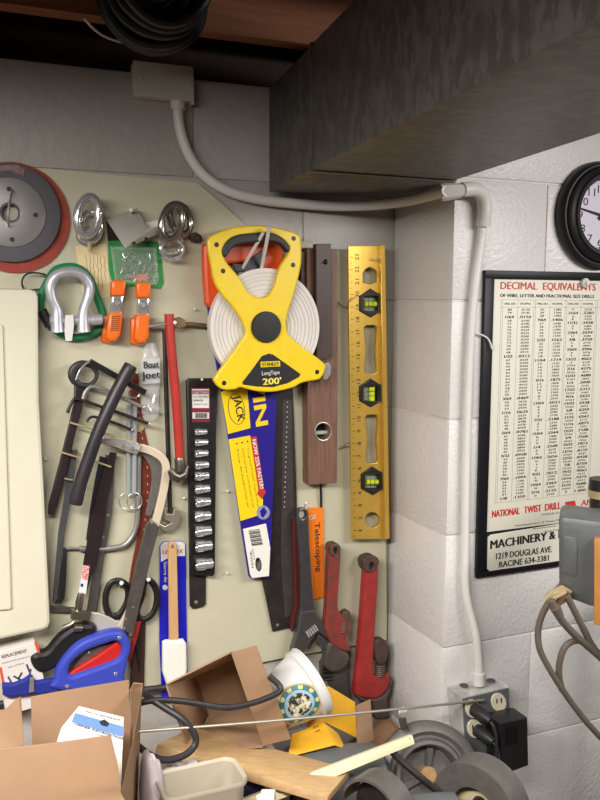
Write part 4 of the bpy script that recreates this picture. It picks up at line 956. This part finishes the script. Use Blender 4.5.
def panel(mb, quad, th):                       # cardboard panel with thickness along its normal
    q = [Vector(p) for p in quad]; n = (q[1]-q[0]).cross(q[2]-q[0]).normalized()
    mb.prism(q, n*th, .0006); return mb
# small open carton
t = thing('open_carton', 'small open brown carton lying tilted under the tool board', 'carton', P(225, 700, .18))
A, Bq, Cq, Dq = P(167, 685, .25), P(231, 653, .25), P(263, 746, .27), P(190, 754, .26)
off = Vector((.012, .13, .03))
A2, B2, C2, D2 = P(197, 677, .13), P(245, 655, .12), P(252, 700, .11), P(209, 716, .12)
for nm, qd in (('left_wall', (A, A2, D2, Dq)), ('top_wall', (A, Bq, B2, A2)), ('back_wall', (A2, B2, C2, D2)), ('right_wall', (Bq, Cq, C2, B2)), ('bottom_wall', (Dq, D2, C2, Cq)), ('flap', (Bq, P(256, 646, .27), P(291, 739, .29), Cq))):
    panel(MB(), qd, .003).build(nm, CARD, t)
# tub
t = thing('paper_tub', 'white tub with a round printed emblem tipped over beside the open carton', 'tub', P(295, 695, .2))
c0, c1_ = P(272, 707, .205), P(311, 681, .20); ax = c1_-c0; L = ax.length; k = mpp(300, 690, .2)
r0, r1 = 25*k, 35.5*k
MB().lathe(c0, ax, [(0, 0), (r0-.002, 0), (r0, .002), (r0+(r1-r0)*.8, L*.8), (r1, L*.84), (r1, L*.97), (r1+.002, L), (r1+.001, L+.003), (r1-.003, L), (r1-.004, L*.9), (r0-.003, .004), (0, .004)], 56).build('tub_wall', TUBW, t)
axn = ax.normalized(); e1 = (Vector((0, -1, .25))-axn*Vector((0, -1, .25)).dot(axn)).normalized(); e2 = axn.cross(e1)
def cone(s, h):
    r = r0+(r1-r0)*(h/L)+.0006; a = s/r; return c0+axn*h+(e1*math.cos(a)+e2*math.sin(a))*r
def annulus(q0, q1, n, a0=0, a1=6.2832, lift=0, s0=0, h0=None):
    mb = MB(); h0 = h0 if h0 is not None else L*.40; vs = []
    for i in range(n+1):
        a = a0+(a1-a0)*i/n
        vs.append([mb.b.verts.new(cone(s0+math.cos(a)*q, h0+math.sin(a)*q)+(cone(s0, h0)-c0-axn*h0).normalized()*lift) for q in (q0, (q0+q1)/2, q1)])
    for A_, B_ in zip(vs, vs[1:]):
        for j in range(2): mb.b.faces.new((A_[j], B_[j], B_[j+1], A_[j+1]))
    return mb
EM = .040; SS = .006
def emb(nm, q0, q1, m_, lift, n=36, a0=0, a1=6.2832):
    return annulus(q0, q1, n, a0, a1, lift, SS).build(nm, m_, t)
emb('emblem_rim', EM*.92, EM, mat('emblem_gold', (190, 160, 90), .5), .0001)
emb('emblem_ring', EM*.68, EM*.92, TEAL, .0001)
emb('emblem_band', EM*.55, EM*.68, mat('emblem_sky', (150, 190, 210), .5), .0001)
emb('emblem_centre', .0005, EM*.55, mat('emblem_mix', (40, 40, 40), .5, col2=(226, 220, 190), vscale=90, sharp=True), .0001)
for i in range(10): emb('emblem_ray', EM*.72, EM*.88, mat('emblem_yellow', (214, 200, 120), .5), .0004, 4, i*.628, i*.628+.25)
annulus(EM*.98, EM*1.3, 14, 4.0, 5.6, .0001, SS).build('red_ribbon', REDINK, t)
# yellow folder box
t = thing('yellow_card_box', 'torn yellow card box beside the tipped white tub', 'box', P(325, 720, .2))
panel(MB(), [P(306, 699, .175), P(328.5, 686, .17), P(355, 702, .17), P(357, 738, .19), P(325, 722.5, .2), P(308, 730, .2)], .002).build('back_flap', YCARD, t)
panel(MB(), [P(292, 734, .215), P(324, 722.5, .21), P(335, 745, .25), P(288, 757, .26)], .002).build('front_flap', YCARD, t)
panel(MB(), [P(324, 722.5, .21), P(338, 733, .215), P(346, 749, .24), P(335, 745, .25)], .002).build('side_flap', YCARD, t)
b = MB(); b.tube([P(313, 727.5, .222), P(318.5, 725.5, .222)], .0008, 6); b.tube([P(315, 731.5, .227), P(320, 729.5, .227)], .0008, 6); b.build('staples', DARKST, t)
# cardboard pieces
tag(panel(MB(), [P(355, 706, .16), P(370.5, 699, .15), P(374, 740, .19), P(358, 747, .2)], .003).build('cardboard_piece', CARD), 'upright scrap of brown cardboard right of the yellow box', 'cardboard')
tag(panel(MB(), [P(340, 758, .20), P(374, 722, .06), P(391, 718, .06), P(404, 736, .11), P(398, 768, .22), P(352, 775, .25)], .004).build('cardboard_scrap', mat('dull_cardboard', (150, 116, 84), .8, var=.08)), 'flat scrap of brown cardboard lying below the long red pipe wrench', 'cardboard')
# pine board
b = MB(); q = [P(193, 727, .19), P(351, 769, .33), P(328.5, 795.5, .42), P(157, 744, .26)]
n = (q[1]-q[0]).cross(q[3]-q[0]).normalized(); b.prism(q, -n*.016 if n.z > 0 else n*.016, .0015)
tag(b.build('pine_board', PINE), 'pine offcut board lying diagonally across the clutter', 'board')
b = MB(); q = [P(240, 801, .36), P(412.5, 735, .34), P(415, 744, .345), P(250, 812, .37)]
n = (q[1]-q[0]).cross(q[3]-q[0]).normalized(); b.prism(q, Vector((0, .012, -.004)), .001)
o = tag(b.build('wood_strip', PINEL), 'pale narrow strip of wood with a nail hole under the pine board', 'wood strip')
MB().disc(P(409.5, 739.5, .341), NY, .0028, .001, 12).build('nail_hole', BRONZE, o)
# beige bin
t = thing('plastic_tub', 'empty beige plastic tub with rounded rim at the bottom edge', 'plastic tub', P(200, 795, .45))
zr = PZ(200, 764, 1.035); 
def rrect(cx, cy_, hx, hy, r, z, n=6):
    o = []
    for sx, sy_, a0 in ((1, 1, 0), (-1, 1, 90), (-1, -1, 180), (1, -1, 270)):
        for i in range(n+1):
            a = math.radians(a0+90*i/n); o.append(Vector((cx+sx*(hx-r)+r*math.cos(a), cy_+sy_*(hy-r)+r*math.sin(a), z)))
    return o
yb, yf = PZ(200, 765, 1.03).y, PZ(200, 794, 1.03).y; xl, xr = PZ(156, 780, 1.03).x, PZ(247, 780, 1.03).x
cxx, cyy, hx, hy = (xl+xr)/2, (yb+yf)/2, (xr-xl)/2, (yb-yf)/2
b = MB(); levels = [(.72, ZBN+.001, 1), (.74, ZBN+.003, 1), (.97, 1.02, 1), (1.04, 1.026, 1), (1.05, 1.03, 1), (1.03, 1.034, 1), (.95, 1.03, 1), (.71, ZBN+.006, 1)]
R_ = []
for f_, z, _ in levels: R_.append([b.b.verts.new(v) for v in rrect(cxx, cyy, hx*f_, hy*f_, .018*f_, z)])
for A_, B_ in zip(R_, R_[1:]):
    for j in range(len(A_)): b.b.faces.new((A_[j], A_[(j+1) % len(A_)], B_[(j+1) % len(A_)], B_[j]))
b.b.faces.new(R_[0]); b.b.faces.new(R_[-1])
b.build('tub_shell', BINP, t)
# cable loop
tag(tube('black_cable', [(269, 676, .285), (281, 689.5, .30), (262, 700, .308), (240, 706, .31), (224, 707.5, .31), (204, 704.5, .29), (180, 701, .29), (158, 700, .288), (140, 703, .285), (134, 708, .28)], .0052, RUBBER), 'black cable arching across the small open carton into the white tub', 'cable')
tag(tube('looped_cable', [(138, 687, .24), (150, 698, .28), (165, 708, .30), (182, 719, .32), (194, 733, .33), (195, 745, .335), (184, 755.5, .34), (166, 760, .335), (150, 755, .32), (137, 745, .30)], .0056, RUBBER), 'black cable looping down over the pine board beside the cardboard box', 'cable')
tag(tube('steel_rod', [(138, 731.5, .335), (260, 722, .32), (380, 711, .30), (484, 700, .285)], .0024, mat('bright_rod', (158, 150, 136), .35, .4)), 'long thin steel rod lying across the clutter to the outlet box', 'rod')
# crumpled plastic bag
def crumple(name, lo, hi, m_, label, cat, seed=1, sub=4):
    bm = bmesh.new(); bmesh.ops.create_icosphere(bm, subdivisions=sub, radius=1); rnd = random.Random(seed)
    lo, hi = Vector(lo), Vector(hi); c = (lo+hi)/2; h = (hi-lo)/2
    ph = [rnd.uniform(0, 6) for _ in range(9)]
    for v in bm.verts:
        p = v.co.copy()
        w = 1+.06*math.sin(5*p.x+ph[0]+2*p.z)+.06*math.sin(6*p.z+ph[1]+3*p.y)+.05*abs(math.sin(7*p.y+ph[2]+4*p.x))+.03*abs(math.sin(13*p.x+ph[3]+7*p.z))
        p = Vector([math.copysign(abs(q_)**.75, q_) for q_ in p])*w*.86
        v.co = c+Vector((p.x*h.x, p.y*h.y, max(-1, p.z)*h.z))
    mb = MB(); mb.merge(bm); return tag(mb.build(name, m_, ang=28), label, cat)
pa, pb = P(131, 800, .36), P(150, 740, .36)
crumple('plastic_bag', (pa.x+.012, -.41, ZBN), (pb.x+.02, -.32, P(140, 745, .36).z), mat('white_film', (206, 196, 198), .35), 'crumpled white plastic bag beside the cardboard box', 'bag', 3)
pa = P(150, 765, .29); pb = P(206, 748, .29)
crumple('crumpled_cloth', (pa.x, -.345, ZBN), (pb.x-.005, -.287, P(175, 752, .30).z), mat('white_cloth', (216, 206, 204), .7), 'crumpled white cloth between the plastic tub and the pine board', 'cloth', 9)
# front cardboard box
t = thing('cardboard_box', 'large open brown cardboard box in the lower left corner', 'box', P(70, 790, .42))
bt = lambda p: Vector((p.x, p.y, ZBN+.001))
def wallp(pts_top, nm, th=.004):
    q = list(pts_top); q = q+[bt(q[-1]), bt(q[0])]; panel(MB(), q, th).build(nm, CARD, t)
wallp([P(31, 697.5, .30), P(60, 692, .30), P(129, 680.5, .30)], 'back_wall')
wallp([P(129.5, 690, .30), P(133, 683, .302), P(142.5, 684, .31), P(141, 696, .33), P(133, 740, .42), P(121, 790, .52)], 'right_wall')
ff = [P(-30, 752, .52), P(0, 749, .52), P(30, 746.5, .52), P(60, 743, .52), P(90, 739, .52), P(111, 736, .52)]
panel(MB(), ff+[P(117, 760, .525), P(121, 786, .53), bt(P(121, 786, .53)), bt(P(-30, 790, .53))], .004).build('front_wall', CARD, t)
panel(MB(), [P(-30, 716, .40), P(5, 712, .40), P(18, 700, .36), P(21, 699, .35), P(24, 747, .44), P(-30, 760, .46)], .004).build('side_flap', CARD, t)
panel(MB(), [P(40, 803, .54), P(118, 787, .535), P(125, 800, .60), P(60, 822, .62)], .004).build('front_flap', CARD, t)
MB().box((-.02, -.53, ZBN+.001), (P(129, 690, .3).x, -.305, ZBN+.005)).build('bottom', CARD, t)
# booklet in the box
t = thing('booklet', 'white booklet with a blue printed band standing in the cardboard box', 'booklet', P(90, 740, .4))
q = [P(79, 706, .38), P(124, 717, .385), P(121, 790, .46)]
def onp(a, b_): # a plane point helper on the booklet face
    o = q[0]; X = (q[1]-q[0]); Y = (q[2]-q[1]); n = X.cross(Y).normalized()
    r = ray(a, b_); return CAM+r*((o-CAM).dot(n)/r.dot(n))
nB = (q[1]-q[0]).cross(q[2]-q[1]).normalized(); nB = nB if nB.y < 0 else -nB
MB().prism([onp(*z_) for z_ in ((79, 706), (124, 717), (121, 790), (48, 790), (57, 742), (62, 727))], -nB*.003, .0004).build('pages', PAPER, t)
MB().prism([onp(75, 713)+nB*.0004, onp(124, 727)+nB*.0004, onp(123.5, 737)+nB*.0004, onp(71.5, 722)+nB*.0004], nB*.0005).build('blue_band', BLUEINK, t)
def TB(s, u0, v0, u1, v1, h, bold=0):
    a, e = onp(u0, v0)+nB*.001, onp(u1, v1)+nB*.001; return (s, a, e, h*(a-CAM).dot(FWD)/FPX, nB, bold)
texts('lettering', [TB('OWNER INFORMATION', 73, 725, 122, 740, 2.6, .02), TB('safety and operating guide', 84, 712, 120, 721, 1.8), TB('manual', 96, 735, 108, 738, 1.8)], mat('blue_black_ink', (40, 48, 80), .6), t)
MB().prism([onp(99, 722)+nB*.001, onp(104, 719.5)+nB*.001, onp(109, 723.5)+nB*.001, onp(107, 727)+nB*.001, onp(101, 725.5)+nB*.001], nB*.0004).build('round_mark', INK, t)

# ------------------------------------------------------------------ grinder and machines at the bottom
t = thing('cast_flange', 'grey cast round housing with an open recessed centre below the outlet box', 'machine part', P(430, 775, .3))
c = P(430, 777, .30); k = mpp(430, 777, .3); ax = Vector((-.28, -.88, .38)).normalized()
MB().lathe(c, ax, [(0, -.03), (50*k, -.03), (53*k, -.02), (53*k, -.006), (50*k, .0), (43*k, .004), (39*k, -.004), (37*k, -.004), (34.5*k, .006), (31*k, .007), (28.5*k, .0), (27*k, -.02), (0, -.021)], 56).build('housing', MACHL, t)
MB().lathe(c-ax*.02, ax, [(0, .012), (7*k, .012), (9*k, .009), (9.5*k, 0)], 24).build('hub', TAN, t)
for a in (20, 140, 260):
    a = math.radians(a); e = ax.cross(Vector((0, 0, 1))).normalized(); f = ax.cross(e)
    dv = e*math.cos(a)+f*math.sin(a); MB().tube([c-ax*.017+dv*9*k, c-ax*.016+dv*27*k], [.006, .009], 8).build('spoke', MACHL, t)
MB().prism([P(399, 719, .27), P(406, 718, .27), P(408.5, 729, .275), P(402, 731, .275)], (0, .004, 0), .001).build('tab', GREYST, t)
MB().disc(P(402.5, 711.5, .27), NY, .0095, .003, 20).build('tab_disc', PAPER, t)
t2 = Vector((P(430, 777, .30).x, -.28, ZBN)); MB().box((t2.x-.06, -.29, ZBN), (t2.x+.05, -.24, c.z-.06), .004).build('foot', MACHL, t)

t = thing('bench_grinder', 'grey bench grinder with curved wheel guards at the bottom right', 'bench grinder', P(430, 800, .43))
def guard(uc, vc, d, rpx, x0, x1, a0, a1, axd, side=True, thick=.005):
    c = P(uc, vc, d); k = mpp(uc, vc, d); r = rpx*k; b = MB()
    A0, A1 = math.radians(a0), math.radians(a1)
    axd = Vector(axd).normalized()
    prof = [(r, x0), (r, x1), (r-thick, x1), (r-thick, x0+thick), (r*.5, x0+thick), (r*.5, x0), (r, x0)] if side else [(r, x0), (r, x1), (r-thick, x1), (r-thick, x0), (r, x0)]
    b.lathe(c, axd, prof, 40, A0, A1, ref=(0, 0, 1))
    return b.build('wheel_guard', MACHL, t), c, r, axd
g, c, r, axd = guard(477, 808, .43, 47, -.012, .040, -85, 85, (.9, .42, 0))
MB().lathe(c, axd, [(0, .012), (r*.78, .012), (r*.8, .014), (r*.8, .030), (r*.78, .032), (0, .032)], 48).build('grinding_wheel', mat('cream_wheel', (206, 190, 150), .8, var=.08, vscale=100), t)
MB().lathe(c, axd, [(0, -.012), (.007, -.012), (.010, -.004), (.014, .0), (.016, .012)], 20).build('arbor_nut', DARKST, t)
ctr = c
g, c2_, r2, axd2 = guard(374, 813, .42, 37, -.012, .034, -85, 85, (.9, .42, 0), False)
MB().lathe(c2_, axd2, [(0, .016), (r2*.8, .016), (r2*.8, .036), (0, .036)], 40).build('grinding_wheel', DARKST, t)
MB().tube([c2_+axd2*.03-Vector((0, 0, .0)), ctr], [.012, .012], 16).build('shaft', DARKST, t)
mid = (c2_+ctr)/2; MB().tube([mid+(c2_-mid)*.55, mid+(c2_-mid)*.5, mid+(ctr-mid)*.5, mid+(ctr-mid)*.55], [.022, .028, .028, .022], 24).build('motor', MACH, t)
MB().box((mid.x-.05, mid.y-.05, ZBN+.001), (mid.x+.05, mid.y+.05, mid.z-.015), .006).build('base', MACH, t)
tag(tube('tool_rest_arm', [(388, 747, .33), (400, 760, .345), (420, 777, .37), (442, 795, .39)], .0062, DARKST, smooth=True), 'dark steel bar slanting across the round cast housing', 'steel bar')
t = thing('motor_housing', 'scuffed grey rounded motor housing behind the pale wood strip', 'motor', P(335, 775, .32))
a = P(286, 788, .235); e = P(376, 782, .25); 
MB().tube([a, a+(e-a)*.04, a+(e-a)*.5, e-(e-a)*.04, e], [.062, .070, .072, .070, .062], 32).build('housing', MACH, t)
cm = (a+e)/2; MB().box((cm.x-.05, cm.y-.035, ZBN), (cm.x+.05, cm.y+.035, cm.z-.03), .004).build('foot', MACH, t)
tag(MB().tube([P(262, 797, .44), P(275, 797, .45)], [.011, .011], 18).tube([P(262, 797, .44), P(262, 797, .44)+Vector((0, .005, -.05)), Vector((P(262, 797, .44).x, -.43, ZBN+.001))], .009, 12).build('white_pipe_end', WHITEP), 'white plastic pipe end at the bottom beside the pine board', 'pipe')
tag(MB().prism([P(245, 770, .30), P(262, 768, .30), P(266, 790, .32), P(246, 792, .32)], (0, .03, -.06), .004).build('dark_blue_cloth', mat('navy', (34, 30, 70), .7)), 'small dark blue item tucked under the pine board', 'cloth')

# machine at the right edge
t = thing('switch_machine', 'grey steel machine housing with rounded edges in front of the chart', 'machine', P(590, 560, .5))
d0 = .47
vdir = ray(590, 560); vdir.z = 0; vdir.normalize(); og = P(590, 560, d0)
def PV(u, v, o=0):
    r = ray(u, v); return CAM+r*((og-vdir*o-CAM).dot(vdir)/r.dot(vdir))
MB().prism([PV(*q) for q in ((558.5, 516), (650, 527), (655, 618), (590, 608), (559, 597))], vdir*.075+Vector((0, 0, .008)), .011).build('housing', MACH, t)
MB().prism([PV(*q) for q in ((563, 538), (565, 535.5), (575, 537), (577.5, 540), (577, 574), (575, 576.5), (564, 572), (563, 569))], -vdir*.003, .001).build('embossed_panel', MACH, t)
MB().prism([PV(*q, .002) for q in ((594, 536), (640, 540), (640, 628), (594, 621))], -vdir*.02, .002).build('orange_board', mat('orange_wood', (196, 132, 62), .6, var=.15, vscale=20), t)
cb_ = P(603, 508, .41)
MB().tube([cb_, cb_+Vector((0, 0, .02))], .024, 24).build('post', DARKST, t); MB().tube([cb_+Vector((0, 0, .02)), cb_+Vector((0, 0, .034))], .027, 24).build('brass_collar', mat('cream_brass', (190, 170, 130), .4, .3), t); MB().tube([cb_+Vector((0, 0, .034)), cb_+Vector((0, 0, .054))], [.027, .026], 24).build('knob', BLACK, t)
hx_ = P(640, 560, .45)+Vector((.07, 0, 0)); MB().box((hx_.x-.02, -.44, 0), (hx_.x+.05, -.36, 1.22), .005).build('stand', MACH, t)
# cable gland and cables under it
t = thing('machine_cables', 'twisted grey brown cables hanging from the clamp under the machine housing', 'cables', P(562, 600, .46))
b = MB(); cg = P(560, 597, .45)
b.tube([P(566, 588, .42), P(560, 595, .46), P(556, 600, .48)], [.014, .015, .012], 12); b.build('cable_clamp', BRONZE, t)
b = MB(); b.tube([P(545, 600, .47), P(552, 593, .475), P(562, 588.5, .475), P(570, 592, .47)], [.004, .006, .006, .004], 8); b.tube([P(549, 603, .48), P(556, 597, .485), P(565, 592, .48)], .004, 8); b.build('clamp_straps', BRASS, t)
tube('cable', [(549, 602, .47), (542, 615, .465), (538, 632, .46), (540, 650, .46), (549, 668, .46), (560, 686, .46), (574, 706, .455), (590, 726, .45), (615, 752, .44)], .0056, CABLEG, t)
tube('cable', [(551, 600, .485), (560, 618, .485), (574, 634, .48), (590, 648, .475), (606, 662, .47), (640, 690, .47)], [.0066]*26, CABLEG, t)
tube('cable', [(567, 596, .48), (575, 612, .48), (583, 628, .478), (592, 645, .474), (604, 658, .47), (640, 684, .465)], .0058, CABLEG, t)
tube('cable', [(562, 690, .452), (559, 676, .455), (560, 660, .46), (565, 647, .465), (574, 641, .47), (584, 642, .473), (596, 651, .47), (612, 668, .465), (640, 700, .46)], .0058, CABLEG, t)
MB().tube([P(555, 607, .487), P(560, 617, .487)], [.0095, .007], 12).build('strain_relief', CABLEG, t)

# ------------------------------------------------------------------ light
def area(name, loc, target, sx, sy_, power, col):
    l = bpy.data.lights.new(name, 'AREA'); l.shape = 'RECTANGLE'; l.size = sx; l.size_y = sy_; l.energy = power; l.color = col
    o = bpy.data.objects.new(name, l); COL.objects.link(o); o.location = loc
    o.rotation_euler = (Vector(target)-Vector(loc)).to_track_quat('-Z', 'Y').to_euler(); return o
L1 = area('shop_light', (-.45, -1.15, 2.08), (.25, -.2, .6), 1.2, .14, 20, (1, .965, .92)); L1.data.spread = math.radians(111)
area('ceiling_light', (1.3, -1.25, 2.06), (.95, -.6, 0.4), .9, .2, 18, (1, .975, .95))
w = bpy.data.worlds.new('world'); SC.world = w; w.use_nodes = True
w.node_tree.nodes['Background'].inputs[0].default_value = (.9, .92, 1, 1); w.node_tree.nodes['Background'].inputs[1].default_value = .1
SC.view_settings.view_transform = 'Standard'; SC.view_settings.look = 'None'; SC.view_settings.gamma = 1; SC.view_settings.use_curve_mapping = False
SC.view_settings.exposure = 0.0
